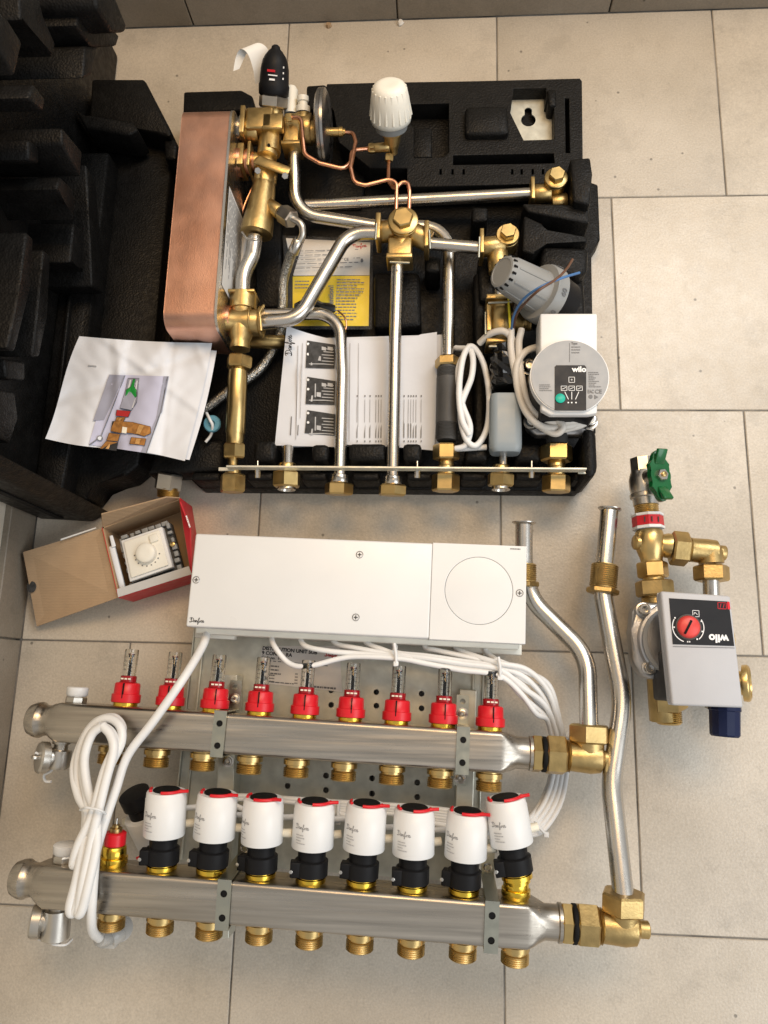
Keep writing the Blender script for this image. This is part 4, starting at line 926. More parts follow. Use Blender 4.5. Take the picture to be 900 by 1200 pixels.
# ================================================================== WIRING BOX
bz = .100
wb = thing('wiring_box', 'long white plastic wiring box with a circle and four screws above the manifold', 'wiring box', P(415, 690, 0))
cs = [P(a, b, bz) for a, b in ((228, 625), (617, 641), (614.5, 753), (218.5, 735))]
c0 = sum(cs, Vector()) / 4; bxv = (cs[1] - cs[0]).normalized(); bf = frame(c0, bxv)
hw = ((cs[1] - cs[0]).length + (cs[2] - cs[3]).length) / 4; hh = ((cs[0] - cs[3]).length + (cs[1] - cs[2]).length) / 4
def bl_(px, py): return bf.inverted() @ P(px, py, bz)
xs = bl_(505.5, 690).x
def shell(x0, x1, z0, z1, b=.0022): return box(bf @ Vector(((x0 + x1) / 2, 0, (z0 + z1) / 2)), (x1 - x0, 2 * hh, z1 - z0), b, bf, 3)
obj('cover', shell(-hw, xs - .0004, -.026, 0), 'white', wb)
cq = bl_(561, 692); rr = .0372
cb = obj('end_cover', plate([(xs + .0004, -hh), (hw, -hh), (hw, hh), (xs + .0004, hh)], [[(cq.x + rr * cos(2 * pi * i / 80), cq.y + rr * sin(2 * pi * i / 80)) for i in range(80)]], -.026, 0, bf, .0007), 'white', wb)
obj('round_lid', lathe(bf @ Vector((cq.x, cq.y, -.02)), Z, [(0, rr - .0010), (.0193, rr - .0010), (.0199, rr - .0013), (.0200, rr - .0020)], 80), 'white', cb)
obj('base', [box(bf @ Vector((0, -.004, -.040)), (2 * hw - .006, 2 * hh + .004, .030), .002, bf)], 'white_warm', wb)
obj('mounting_foot', box(bf @ Vector((0, .01, -.066)), (.30, .05, .026), .001, bf), 'white_warm', wb)
obj('cable_slot', box(bf @ Vector((-.02, -hh - .0012, -.042)), (.30, .008, .016), .001, bf), 'rubber', wb)
obj('clip_foot', box(bf @ Vector((-hw + .022, -hh - .004, -.044)), (.046, .012, .012), .001, bf), 'white_warm', wb)
obj('clip_foot', box(bf @ Vector((hw - .036, -hh - .004, -.044)), (.074, .014, .016), .001, bf), 'white_warm', wb)
for px, py in ((230, 679.5), (421.5, 650), (417, 723.5), (609, 695)):
    q = bf @ bl_(px, py)
    s_ = obj('screw', lathe(q, Z, [(-.002, .0040), (.0004, .0040), (.0007, .0036), (-.0012, .0026), (-.0014, .0010)], 18), 'steel_dark', wb)
    obj('cross_slot', [box(q + Vector((0, 0, .0)), (.0042, .0009, .0012), 0, bf), box(q + Vector((0, 0, .0)), (.0009, .0042, .0013), 0, bf)], 'grey_dark', s_, smooth=0)
def bt_(px, py): return bf @ Matrix.Translation(Vector((bl_(px, py).x, bl_(px, py).y, .0004)))
obj('logo', logo(bt_(222.5, 729), .0165, .11), 'ink', wb, smooth=0)
obj('small_print', textlines(bt_(598, 642.5), .012, 1, .002, .6, (.9, 1), 3), 'ink_grey', wb, smooth=0)

# cables from the wiring box to the actuators
rc = .0030
def cb_(pts, r=rc): return obj('actuator_cable', cable([P(*q) for q in pts], r, 8, 10), 'cable', wb)
starts = [(317, 742), (350, 744), (387, 745), (424, 747), (460, 749), (496, 751), (532, 752), (567, 754)]
lead = [[(322, 758, .080), (340, 778, .085), (365, 780, .088), (410, 770, .086)], [(358, 757, .078), (385, 763, .084), (420, 766, .084)], [(395, 755, .072), (420, 760, .08)], [(432, 755, .074), (445, 760, .08)], [(463, 758, .074)], [(500, 760, .07), (515, 763, .076)], [(535, 760, .066), (545, 765, .074)], [(570, 764, .066), (580, 772, .074)]]
spread = [0, 1, 2, 3, 4, 5, 6, 7]
ends = [(192, 967), (252, 975), (312, 978), (370, 980), (430, 990), (490, 993), (550, 996), (597, 985)]
for i in range(8):
    k = i; o_ = (k - 3.5)
    z = .088 - .003 * (k % 3)
    pts = [(starts[i][0], starts[i][1], .064)] + lead[i]
    if i < 5: pts += [(466, 766 - o_ * 1.6, .088 - .002 * k), (500, 770 - o_ * 2.2, z), (540, 776 - o_ * 2.6, z)]
    pts += [(584, 783 - o_ * 2.4, z), (614 + o_ * 1.2, 796 - o_ * 4.6 + (8 if k % 2 else 0), z - .004), (636 + o_ * 2.2, 820 - o_ * 4.6, z - .014 - .004 * (k % 3)), (649 + o_ * 2.0, 845, z - .030), (656 + o_ * 2.2, 880, .036 + .004 * (k % 2)), (654 + o_ * 2.6, 912, .032 + .006 * (k % 2)), (645 + o_ * 2.8, 942 + o_, .036 + .006 * (k % 2)), (628 + o_ * 1.8, 966 + o_ * 2.4, .050), (610, 972 + o_ * 1.8, .060)]
    y0 = 972 + o_ * 1.8
    if i < 7:
        pts += [(570, 968 + o_ * 3.0, .066)]
        ex, ey = ends[i]
        if ex < 500: pts += [(500, 958 + o_ * 3.2, .066)]
        if ex < 380: pts += [(390, 951 + o_ * 3.2, .066)]
        if ex < 260: pts += [(270, 944 + o_ * 3.2, .066)]
        pts += [(ex + 40, ey - 22, .070), (ex + 16, ey - 20, .084)]
    cb_(pts)
for q in [((462, 754, .092), (464, 767, .094), (464, 778, .090)), ((584, 770, .094), (586, 781, .096), (586, 794, .090)), ((650, 863, .044), (660, 864, .046), (668, 866, .044)), ((627, 962, .062), (632, 970, .064), (640, 978, .060)), ((397, 938, .075), (396, 951, .077), (396, 963, .074))]:
    obj('cable_tie', [sweep([P(*a) for a in q], .0017, 8), box(P(*q[2]), (.0055, .0055, .004), .0008)], 'white', wb)

# mains cable with its coil
cl = thing('cable_coil', 'thick white cable tied into a long coil hanging over both manifold bars', 'cable', P(115, 950, .10))
hc = .0046
loop = [(243, 738, .066), (238, 756, .085), (215, 795, .122), (180, 845, .128), (150, 885, .128), (136, 925, .132), (124, 960, .138), (112, 1000, .142), (106, 1040, .142), (107, 1058, .140), (100, 1040, .146), (103, 1000, .148), (113, 950, .146), (128, 900, .140), (142, 870, .132), (140, 850, .128), (124, 842, .124), (105, 855, .124), (93, 885, .128), (92, 920, .132), (101, 950, .140), (98, 985, .146), (90, 1010, .150), (86, 1012, .150), (92, 990, .152), (108, 955, .152), (122, 905, .146), (134, 875, .138), (130, 858, .134), (117, 852, .131), (104, 866, .131), (97, 900, .134), (103, 940, .142), (101, 975, .150), (90, 1030, .154), (82, 1062, .154), (85, 1070, .152), (93, 1050, .154), (108, 980, .152), (113, 950, .15)]
obj('cable', cable([P(*q) for q in loop], hc, 7, 12), 'cable', cl)
loop2 = [(112, 950, .146), (120, 920, .142), (130, 892, .136), (140, 866, .128), (143, 852, .120), (133, 841, .116), (113, 846, .116), (98, 866, .120), (87, 900, .126), (92, 932, .136), (105, 955, .146), (112, 985, .152), (109, 1040, .152), (107, 1075, .146), (109, 1092, .130), (116, 1099, .110)]
obj('cable', cable([P(*q) for q in loop2], hc, 7, 12), 'cable', cl)
loop3 = [(120, 850, .138), (107, 862, .137), (99, 890, .138), (103, 925, .142), (112, 955, .150), (113, 990, .156), (104, 1035, .158), (96, 1066, .156), (92, 1068, .154), (98, 1030, .157), (112, 965, .155), (124, 915, .150), (133, 880, .144), (130, 862, .140), (120, 850, .138)]
obj('cable', cable([P(*q) for q in loop3], hc, 7, 12), 'cable', cl)
obj('tie', tube([P(94, 949, .155), P(100, 946, .165), P(118, 949, .166), P(124, 954, .155)], .0012, .006, 8), 'white', cl)
cp = thing('plastic_clip', 'milky plastic plug at the end of the coiled cable, below the lower bar', 'plug', P(130, 1098, .06))
obj('plug_body', [cyl(P(116, 1100, .10), P(128, 1098, .085), .0075), cyl(P(128, 1099, .085), P(142, 1090, .075), .010), box(P(128, 1106, .08), (.016, .006, .012), .001)], 'wax', cp)
obj('wing', lathe(P(140, 1088, .07), (.6, .3, .7), [(0, .006), (.002, .013), (.004, .013), (.006, .006)], 20), 'wax', cp)

# ================================================================== PUMP GROUP on the right
pg = thing('pump_group', 'grey pump with brass fittings and green-handled ball valve lying on the tiles at right', 'pump', P(800, 700, 0))
def G(name, geo, m, parent=None, smooth=46, **k): return obj(name, geo, m, parent or pg, smooth, **k)
zp = .062
a0, a1 = P(752, 540, zp), P(768, 700, zp); ax = (a1 - a0).normalized()
def at(py): # on the main axis
    t = (py - 540) / 160; return a0.lerp(a1, t)
vb = G('ball_valve', [lathe(at(556), (a0 - a1), [(0, .0140), (.018, .0140)], 8, .2), lathe(at(553), ax, [(0, .0135), (.004, .0150), (.010, .0165), (.020, .0165), (.026, .0155), (.027, .0170), (.031, .0170), (.032, .0145), (.040, .0140)], 28)], 'nickel', smooth=30)
G('bore', cyl(at(537.2), at(536.6), .0105), 'rubber', vb)
hc_ = P(772, 558, .098)
st_d = (hc_ - at(560)).normalized()
G('stem', cyl(at(560), hc_, .0085), 'nickel', vb)
hfr = frame(hc_, (P(783, 550, .098) - P(762, 562, .098)), None)
hp = []
for i in range(48):
    a = 2 * pi * i / 48; hp.append((a, .0135 + .0165 * max(0, abs(sin(a)) - .55) / .45 - .001))
fv = frame(hc_, Vector((1, .08, -.35)), Vector((0, 1, 0)))
lob = [fv @ Vector((r * cos(a) * (1 if abs(sin(a)) < .72 else .62), r * sin(a), 0)) for a, r in hp]; nz = (fv.to_3x3() @ Vector((0, 0, 1)))
G('green_handle', [prism([q - nz * .003 for q in lob], [q + nz * .004 for q in lob], .0015), prism([fv @ Vector(q) for q in ((-.006, .016, .003), (.006, .016, .003), (.006, .029, .010), (-.006, .029, .010))], [fv @ Vector(q) for q in ((-.006, .012, .004), (.006, .012, .004), (.006, .027, .014), (-.006, .027, .014))], .001),
     prism([fv @ Vector(q) for q in ((-.006, -.029, .010), (.006, -.029, .010), (.006, -.016, .003), (-.006, -.016, .003))], [fv @ Vector(q) for q in ((-.006, -.027, .014), (.006, -.027, .014), (.006, -.012, .004), (-.006, -.012, .004))], .001)], 'green', vb)
G('handle_nut', [hexn(hc_ + nz * .003, hc_ + nz * .009, .0068, .2)], 'steel', vb, smooth=20)
G('stem_end', cyl(hc_ + nz * .008, hc_ + nz * .011, .0032), 'brass', vb)
G('threaded_nipple', lathe(at(588), ax, [(0, .012)] + thread(.001, .016, .0135, .002) + [(.018, .012)], 26), 'brass_bright', smooth=28)
rg = G('marking_ring', [lathe(at(604), ax, [(0, .0160), (.0005, .0178), (.0030, .0178), (.0032, .0168), (.0148, .0168), (.015, .0178), (.0178, .0178), (.018, .016)], 8, .2)], 'white', smooth=20)
G('red_band', lathe(at(604) + ax * .0036, ax, [(0, .0172), (.0108, .0172)], 8, .2), 'red_card', rg, smooth=20)
G('ring_marks', [box(at(604) + ax * .009 + Vector((k_ * .0075, 0, math.sqrt(.0172 ** 2 - (k_ * .0075) ** 2) + .0001)), (.0012, .006, .0006), 0) for k_ in (-1, 0, 1)], 'ink', rg, smooth=0)
te = G('brass_tee', [lathe(at(622), ax, [(0, .0125), (.003, .0150), (.010, .0165), (.020, .0165), (.028, .0140), (.034, .0120), (.037, .0120)], 28), cyl(at(638) , at(638) + Vector((-.018, 0, .004)), .0085),
      lathe(at(638), P(800, 642, zp) - at(638), [(0, .012), (.014, .0125), (.018, .0140), (.022, .0140)], 24)], 'brass_bright')
tx = (P(845, 648, zp) - P(785, 642, zp)).normalized()
G('side_nut', hexn(P(786, 642, zp), P(806, 644, zp), .0195, .3), 'brass', te, smooth=20)
el = G('elbow', [lathe(P(806, 644, zp), tx, [(0, .0125), (.002, .0140), (.005, .0135), (.020, .0140), (.030, .0135), (.034, .0085), (.040, .0085), (.041, .0075)], 26), lathe(P(832, 646, zp), ax, [(0, .0138), (.014, .0135)], 26)], 'brass')
G('elbow_nut', hexn(P(833, 663, zp), P(834, 681, zp), .0190, .2), 'brass', el, smooth=20)
G('link_pipe', [tube([P(833, 676, zp), P(836, 760, .05), P(836, 830, .04)], .0088, .04), cyl(P(847, 755, .035), P(850, 800, .035), .010)], 'steel')
G('union_nut', hexn(at(660), at(678), .0170, .1), 'brass_bright', smooth=20)
G('union_ring', hexn(at(681), at(699), .0205, .4, 6), 'brass', smooth=20)
G('union_neck', lathe(at(676), ax, [(0, .0115), (.03, .0120), (.034, .0128)], 24), 'brass_bright')
# pump volute in cast metal
pvx = [P(a, b, .085) for a, b in ((742, 712), (752, 705), (800, 706), (800, 790), (766, 797), (752, 792), (742, 776), (740, 740))]
vo = G('pump_flange', slab([(q.x, q.y) for q in pvx], .062, .085, .005), 'alu')
G('volute', [lathe(P(800, 752, .012), Z, [(0, .03), (.008, .040), (.04, .042), (.052, .040)], 40), cyl(at(700), P(778, 845, .050), .0150)], 'brass', vo)
G('motor_ring', lathe(P(795, 752, .083), Z, [(0, .044), (.010, .043), (.012, .038), (.022, .038)], 40), 'alu', vo)
G('rating_label', [(lambda a: lathe(P(795, 752, .096), Z, [(0, .0378), (.008, .0384)], 40))(0)], 'silver_label', vo)
for b in ((753, 715), (760, 783)):
    G('bolt', lathe(P(*b, .085), Z, [(0, .0078), (.003, .0078), (.0032, .0062), (.010, .0062), (.011, .0055), (.011, .0034), (.006, .003)], 20), 'steel', vo)
G('outlet_hex', hexn(P(782, 812, .055), P(783, 830, .05), .0205, .3), 'brass', vo, smooth=20)
G('outlet_thread', lathe(P(783, 826, .052), P(784, 846, .05) - P(783, 826, .052), [(0, .012)] + thread(.001, .019, .0140, .002) + [(.020, .0125), (.020, .0105), (.012, .010)], 26), 'brass_bright', vo, smooth=28)
G('side_outlet', lathe(P(846, 800, .040), (1, .0, .45), [(0, .013), (.020, .013), (.021, .0195), (.026, .0200), (.028, .0185), (.029, .0165), (.024, .0150), (.024, .013)], 30), 'brass_bright', vo)
# control head
hz = .152
q = [P(a, b, hz) for a, b in ((774, 692.5), (856, 698), (871.5, 829.5), (787.5, 826.5))]
hd = G('control_head', prism([Vector((v_.x, v_.y, hz - .012)) for v_ in q], q, .0025, 3), 'grey_light')
G('head_rim', prism([Vector((v_.x, v_.y, hz - .024)) + (sum(q, Vector()) / 4 - v_).normalized() * .003 * Vector((1, 1, 0)).length for v_ in q], [Vector((v_.x, v_.y, hz - .0125)) for v_ in q], .001), 'grey_light', hd)
q2 = [P(a, b, hz - .02) for a, b in ((780, 762), (850, 760), (862, 822), (784, 822))]
G('terminal_box', prism([Vector((v_.x, v_.y, .075)) for v_ in q2], [Vector((v_.x, v_.y, hz - .018)) for v_ in q2], .003), 'panel', hd)
hz2 = hz + .0005
G('display_panel', flat([(784, 701), (854, 705), (860.5, 757), (788.5, 755)], hz2), 'panel', hd, smooth=0)
G('panel_seam', flat([(788.6, 757.2), (861, 759), (861, 759.6), (788.6, 757.9)], hz2), 'ink_grey', hd, smooth=0)
G('dial', lathe(P(806.5, 734.8, hz2), Z, [(0, .0112), (.002, .0110), (.004, .0100), (.0055, .0080)], 32), 'red_knob', hd)
rfr = frame(P(806.5, 734.8, hz2 + .0056), P(810, 728, hz2) - P(804, 740, hz2))
G('dial_slot', [box(rfr @ Vector((0, 0, 0)), (.015, .0022, .0014), .0003, rfr)], 'rubber', hd)
G('dial_ring', lathe(P(806.5, 734.8, hz2 - .0003), Z, [(0, .0125), (.0012, .0125), (.0015, .0115)], 32), 'grey_dark', hd)
def arc(a0, a1, r): return ribbon([[(r * cos(radians(a0 + (a1 - a0) * i / 12)), r * sin(radians(a0 + (a1 - a0) * i / 12))) for i in range(13)]], .0008, frame(P(806.5, 734.8, hz2 + .0004), (1, 0, 0)))
wf = lambda px, py: frame(P(px, py, hz2 + .0004), P(px - 20, py - 1, hz2) - P(px, py, hz2))
G('brand_name', text('wilo', .0108, wf(853.5, 748.5), .04), 'ink_white', hd, smooth=0)
G('scale_print', [arc(150, 250, .0150), arc(-50, 30, .0150), ribbon([[(-.003, -.003), (.003, -.003)], [(.003, -.003), (.003, .003)], [(.003, .003), (-.003, .003)], [(-.003, .003), (-.003, -.003)], [(-.0015, .001), (.001, -.001), (.002, .001)]], .0005, wf(815.5, 719))] +
   [rect(0, 0, .0012, .0012) and xf(rect(-.0007, -.0007, .0007, .0007), wf(a, b)) for a, b in ((791, 724), (790, 735), (822, 728), (823, 740), (817, 749), (807, 752), (806, 752), (808, 752))], 'ink_white', hd, smooth=0)
G('red_square', flat([(852, 705), (855, 705.3), (856, 714), (852.8, 714)], hz2 + .0003), 'red', hd, smooth=0)
G('red_icon', ribbon([[(0, 0), (.008, 0)], [(0, .006), (.008, .006)], [(0, 0), (0, .006)], [(.008, 0), (.008, .006)], [(.002, .001), (.003, .005)], [(.005, .001), (.006, .005)]], .0006, wf(851, 706.5)), 'red_card', hd, smooth=0)
G('blue_cap', [lathe(P(849, 818, .105), P(849.5, 852, .105) - P(849, 818, .105), [(0, .0150), (.012, .0160), (.013, .0150), (.036, .0146), (.038, .013)], 12, .2)], 'blue', hd, smooth=20)

# ================================================================== PAPERS
def sheet(name, quad, zf, n, m_, parent=None, tcurve=None, smooth=60, wob=None):
    vs_, fs = [], []; nx, ny = n
    for j in range(ny + 1):
        for i in range(nx + 1):
            s, t = i / nx, j / ny
            a = [quad[0][k] * (1 - s) + quad[1][k] * s for k in (0, 1)]; b = [quad[3][k] * (1 - s) + quad[2][k] * s for k in (0, 1)]
            x, y = a[0] * (1 - t) + b[0] * t, a[1] * (1 - t) + b[1] * t
            if wob: dx, dy = wob(s, t); x += dx; y += dy
            vs_.append(P(x, y, zf(x, y)))
    for j in range(ny):
        for i in range(nx):
            k = j * (nx + 1) + i; fs.append((k, k + nx + 1, k + nx + 2, k + 1))
    return obj(name, (vs_, fs), m_, parent, smooth)
def onsheet(polys, zf, dz=.0007, sub=10.):
    gs = []
    for poly in polys:
        pts = []
        for i in range(len(poly)):
            a, b = poly[i], poly[(i + 1) % len(poly)]; k = max(1, int(math.hypot(b[0] - a[0], b[1] - a[1]) / sub))
            for q in range(k): pts.append((a[0] + (b[0] - a[0]) * q / k, a[1] + (b[1] - a[1]) * q / k))
        gs.append(([P(x, y, zf(x, y) + dz) for x, y in pts], [tuple(range(len(pts) - 1, -1, -1))]))
    return merge(*gs)
def grid_on(quad, zf, dz, n=(10, 12)):
    vs_, fs = [], []; nx, ny = n
    for j in range(ny + 1):
        for i in range(nx + 1):
            s, t = i / nx, j / ny
            x = (quad[0][0] * (1 - s) + quad[1][0] * s) * (1 - t) + (quad[3][0] * (1 - s) + quad[2][0] * s) * t
            y = (quad[0][1] * (1 - s) + quad[1][1] * s) * (1 - t) + (quad[3][1] * (1 - s) + quad[2][1] * s) * t
            vs_.append(P(x, y, zf(x, y) + dz))
    for j in range(ny):
        for i in range(nx): k = j * (nx + 1) + i; fs.append((k, k + nx + 1, k + nx + 2, k + 1))
    return vs_, fs
# creased printout on the left
def crease(x, y):
    f = lambda a, b, c, w, h: h * max(0, 1 - abs(x * a + y * b - c) / w)
    return (f(.985, .17, 212, 7, .0024) + f(.3, .954, 468, 8, -.0018) + f(.95, -.31, 95, 8, .0024) + f(.8, .6, 404, 9, -.0018) + f(-.6, .8, 245, 7, .0022) + f(.99, .1, 240, 6, -.0022)
            + .0005 * sin(x * .23 + 1.3 * sin(y * .11)) * sin(y * .19 + 1.1 * sin(x * .09)))
def z1(x, y):
    return crease(x, y) + .110 - .014 * max(0, (x - 190) / 60) + .0035 * sin(x * .10 + y * .02) * (.4 + max(0, (y - 400)) / 200) + .012 * max(0, (110 - x) / 60) * max(0, (y - 430) / 80) + .0035 * max(0, 1 - abs(x - 137 - (y - 400) * .05) / 9) - .002 * max(0, 1 - abs(y - 440 + (x - 150) * .3) / 14)
pr = thing('printout', 'creased printed sheet with a coloured drawing of brass fittings, left of the copper exchanger', 'paper', P(150, 470, .11))
wobf = lambda s, t: (5 * sin(pi * t) * (1 - s) * -1 * (1 - 1.7 * t) + 3 * sin(3 * t + 1) * s, 3 * sin(pi * s) * (1 - t) * .6 + 2 * sin(2.2 * pi * s) * t)
sheet('under_sheet', ((95, 397), (254, 411), (222, 539), (57, 513)), lambda x, y: z1(x, y) - .004, (24, 20), 'paper', pr, wob=lambda s, t: (3 * sin(pi * t) * s, 0))
sheet('top_sheet', ((93, 394), (246, 402), (219, 539), (53, 514)), z1, (60, 54), 'paper', pr, wob=wobf)
obj('drawing', [grid_on(((128, 439), (198, 441), (172, 531), (104, 521)), z1, .0011, (16, 20))], 'print_lilac', pr, smooth=60)
obj('drawing_shade', [grid_on(((128, 439), (146, 440), (122, 492), (109, 493)), z1, .0017, (5, 10)), grid_on(((192, 441), (198, 441), (190, 483), (183, 490)), z1, .0017, (3, 8)), grid_on(((183, 490), (188, 486), (172, 531), (165, 530)), z1, .0017, (3, 8))], 'print_grey', pr, smooth=60)
obj('drawing_lines', [onsheet([[(146, 440), (147, 440), (119, 511), (118, 511)], [(196, 441), (197, 441), (189, 482), (172, 531), (171, 531), (188, 482)], [(104, 521), (110, 517), (119, 510), (119, 511), (110, 518.5), (105, 522)]], z1, .0023)], 'ink_grey', pr, smooth=0)
def shape(name, poly, m_, dz, edge=.9):
    cx = sum(q[0] for q in poly) / len(poly); cy = sum(q[1] for q in poly) / len(poly)
    o = obj(name, onsheet([poly], z1, dz), m_, pr, smooth=0)
    big = [(q[0] + (q[0] - cx) / max(.1, math.hypot(q[0] - cx, q[1] - cy)) * edge, q[1] + (q[1] - cy) / max(.1, math.hypot(q[0] - cx, q[1] - cy)) * edge) for q in poly]
    obj('drawing_outline', onsheet([big], z1, dz - .0003), 'ink', o, smooth=0)
    return o
shape('drawing_valve', [(150, 443.5), (163, 443.5), (160, 471), (154, 480.5), (140.5, 478), (147, 458.5)], 'print_grey', .0026, .5)
obj('drawing_shine', onsheet([[(152, 445), (154, 445), (151, 458), (149, 458)], [(158, 462), (160, 462), (156, 478), (154, 478)], [(145, 466), (147, 466), (144, 477), (142.5, 477)], [(160, 446), (161.5, 446), (160, 456), (158.5, 456)]], z1, .0029), 'paper', pr, smooth=0, kind='stuff')
shape('drawing_handle', [(156, 444.5), (158.5, 444.5), (157, 453), (160, 458), (160, 464), (156, 468.5), (153, 469.5), (151, 476), (148, 476), (149.5, 468), (147, 464), (148, 457), (153, 453.5)], 'print_green', .0033, .5)
shape('drawing_ring', [(137, 480.5), (153, 482), (150, 488.5), (136, 487)], 'print_red', .0033, .6)
for q in ([(137, 489), (147, 489), (144, 494), (135, 494)], [(132, 494), (144, 493), (142, 507.5), (130, 505)], [(156, 495), (176, 500), (176.5, 507.5), (169, 511), (154, 507.5)], [(144, 494), (156, 495), (154, 507.5), (142, 506)],
          [(154, 512.5), (171, 514), (169, 522), (152, 520)], [(128, 507.5), (140.5, 509), (138, 517), (125, 516)], [(125, 517), (138, 518.5), (136, 528), (117, 525.5)]):
    f_ = shape('drawing_fitting', q, 'print_brown', .0036, .6)
    c_ = [((a[0] + q[0][0]) / 2 + 1.2, (a[1] + q[0][1]) / 2 + 1.0) for a in q]
    obj('drawing_highlight', onsheet([[(q[0][0] * .65 + q[1][0] * .35, q[0][1] * .65 + q[1][1] * .35 + .8), (q[0][0] * .35 + q[1][0] * .65, q[0][1] * .35 + q[1][1] * .65 + .8), (q[-1][0] * .35 + q[-2][0] * .65, q[-1][1] * .35 + q[-2][1] * .65 - .8), (q[-1][0] * .65 + q[-2][0] * .35, q[-1][1] * .65 + q[-2][1] * .35 - .8)]], z1, .0039), 'print_tan', f_, smooth=0)
obj('drawing_tag', onsheet([[(143.5, 500), (149, 501), (148, 508), (142.5, 507)]], z1, .0042), 'paper_tag', pr, smooth=0)
obj('drawing_grommet', onsheet([[(117 + 3.6 * cos(a), 513.5 + 3.2 * sin(a)) for a in [2 * pi * i / 14 for i in range(14)]]], z1, .0030), 'ink_grey', pr, smooth=0)
obj('drawing_washer', onsheet([[(117 + 2.6 * cos(a), 513.5 + 2.2 * sin(a)) for a in [2 * pi * i / 14 for i in range(14)]]], z1, .0033), 'paper', pr, smooth=0)
obj('caption', onsheet([[(103, 427.5), (113, 428.5), (113, 430), (103, 429)]], z1, .0012), 'ink_pale', pr, smooth=0)

# manual in the tray
def z2(x, y): return .064 + .004 * sin((x - 330) * .025) + .016 * max(0, min(1, (372 - x) / 36)) * max(0, min(1, (440 - y) / 50)) + .010 * max(0, (x - 478) / 34) ** 2 + .0012 * sin(y * .06 + x * .03)
mn = thing('manual', 'open instruction manual with three dark pipework pictures lying under the steel pipes', 'booklet', P(420, 460, .05))
sheet('back_sheets', ((345, 397), (521, 392), (514, 522), (330, 524)), lambda x, y: z2(x, y) - .004, (20, 12), 'paper', mn)
sheet('left_page', ((336, 382), (404, 400), (402, 524), (322, 522)), z2, (18, 18), 'paper', mn, wob=lambda s, t: (0, -6 * (1 - t) * max(0, .12 - s) + 2 * sin(pi * s) * (1 - t)))
sheet('right_page', ((402, 396), (512, 389), (509, 528), (402, 521)), z2, (24, 18), 'paper', mn, wob=lambda s, t: (1.5 * sin(pi * t) * s, 5 * sin(pi * s) * (1 - t) * (1 if s < .8 else .6) - 1 * sin(pi * s) * t))
rp = lambda px, py, z: frame(P(px, py, z), P(px, py - 20, z) - P(px, py, z))
obj('logo', logo(rp(342, 416, z2(338, 395) + .0030), .027, .12), 'ink', mn, smooth=0)
pics, lights = [], []
for y0 in (399, 441.5, 480.5):
    pics.append([(360, y0), (393, y0 + 5), (392, y0 + 33 if y0 < 470 else y0 + 30), (358 if y0 < 470 else 357, y0 + 32 if y0 < 470 else y0 + 27)])
    for i in range(6):
        yy = y0 + 9 + i * 3.6; lights.append([(377 + (i % 2) * 2, yy), (391, yy + 1), (391, yy + 1.9), (377 + (i % 2) * 2, yy + .9)])
    lights += [[(369, y0 + 8), (370.3, y0 + 8), (370, y0 + 24), (368.7, y0 + 24)], [(362, y0 + 27), (380, y0 + 27), (380, y0 + 28), (362, y0 + 27.8)], [(371, y0 + 18), (376, y0 + 18.5), (376, y0 + 24), (371, y0 + 23)], [(365, y0 + 22), (367, y0 + 22), (366, y0 + 29), (364, y0 + 29)]]
    if y0 < 470: lights += [[(377, y0 + 7), (382, y0 + 8), (382, y0 + 12), (377, y0 + 11)], [(384, y0 + 7), (390, y0 + 8), (390, y0 + 12), (384, y0 + 11)]]
for i, q in enumerate(pics): obj('picture', onsheet([q], z2, .0011, 6), 'photo_dark', mn, smooth=0)
obj('picture_detail', onsheet(lights, z2, .0017), 'photo_light', mn, smooth=0)
dots = [[(361 + 1.6 * cos(a), y + 1.6 * sin(a)) for a in [2 * pi * i / 8 for i in range(8)]] for y in (403, 415, 445, 456, 484, 495)]
obj('picture_dots', onsheet(dots, z2, .0018), 'ink_white', mn, smooth=0)
lines = [[(349, 405), (349.7, 405), (347, 515), (346.3, 515)], [(354.5, 402), (355.1, 402), (352, 490), (351.4, 490)], [(410, 402), (410.6, 402), (409.6, 517), (409, 517)], [(420, 402), (420.5, 402), (420, 500), (419.5, 500)]]
obj('page_rule', onsheet(lines, z2, .0012), 'ink_pale', mn, smooth=0)
tl = []
rnd = random.Random(4)
for x in (418, 427, 433, 440, 443, 446, 473, 478, 481, 484, 487, 493): tl += [[(x, 517 - rnd.uniform(8, 26)), (x + 1.1, 517 - 20), (x + .9, 513), (x - .2, 513)], [(x, 516), (x + 1.2, 516), (x + 1.2, 518), (x, 518)], [(x + .4, 468), (x + .8, 468), (x + .5, 495), (x + .1, 495)], [(x, 463), (x + 1.4, 463), (x + 1.4, 465), (x, 465)]]
tl += [[(341, 488), (342.2, 488), (341, 510), (339.8, 510)], [(349, 498), (350, 498), (349.4, 510), (348.4, 510)]]
obj('table_print', onsheet(tl, z2, .0012), 'ink_grey', mn, smooth=0)

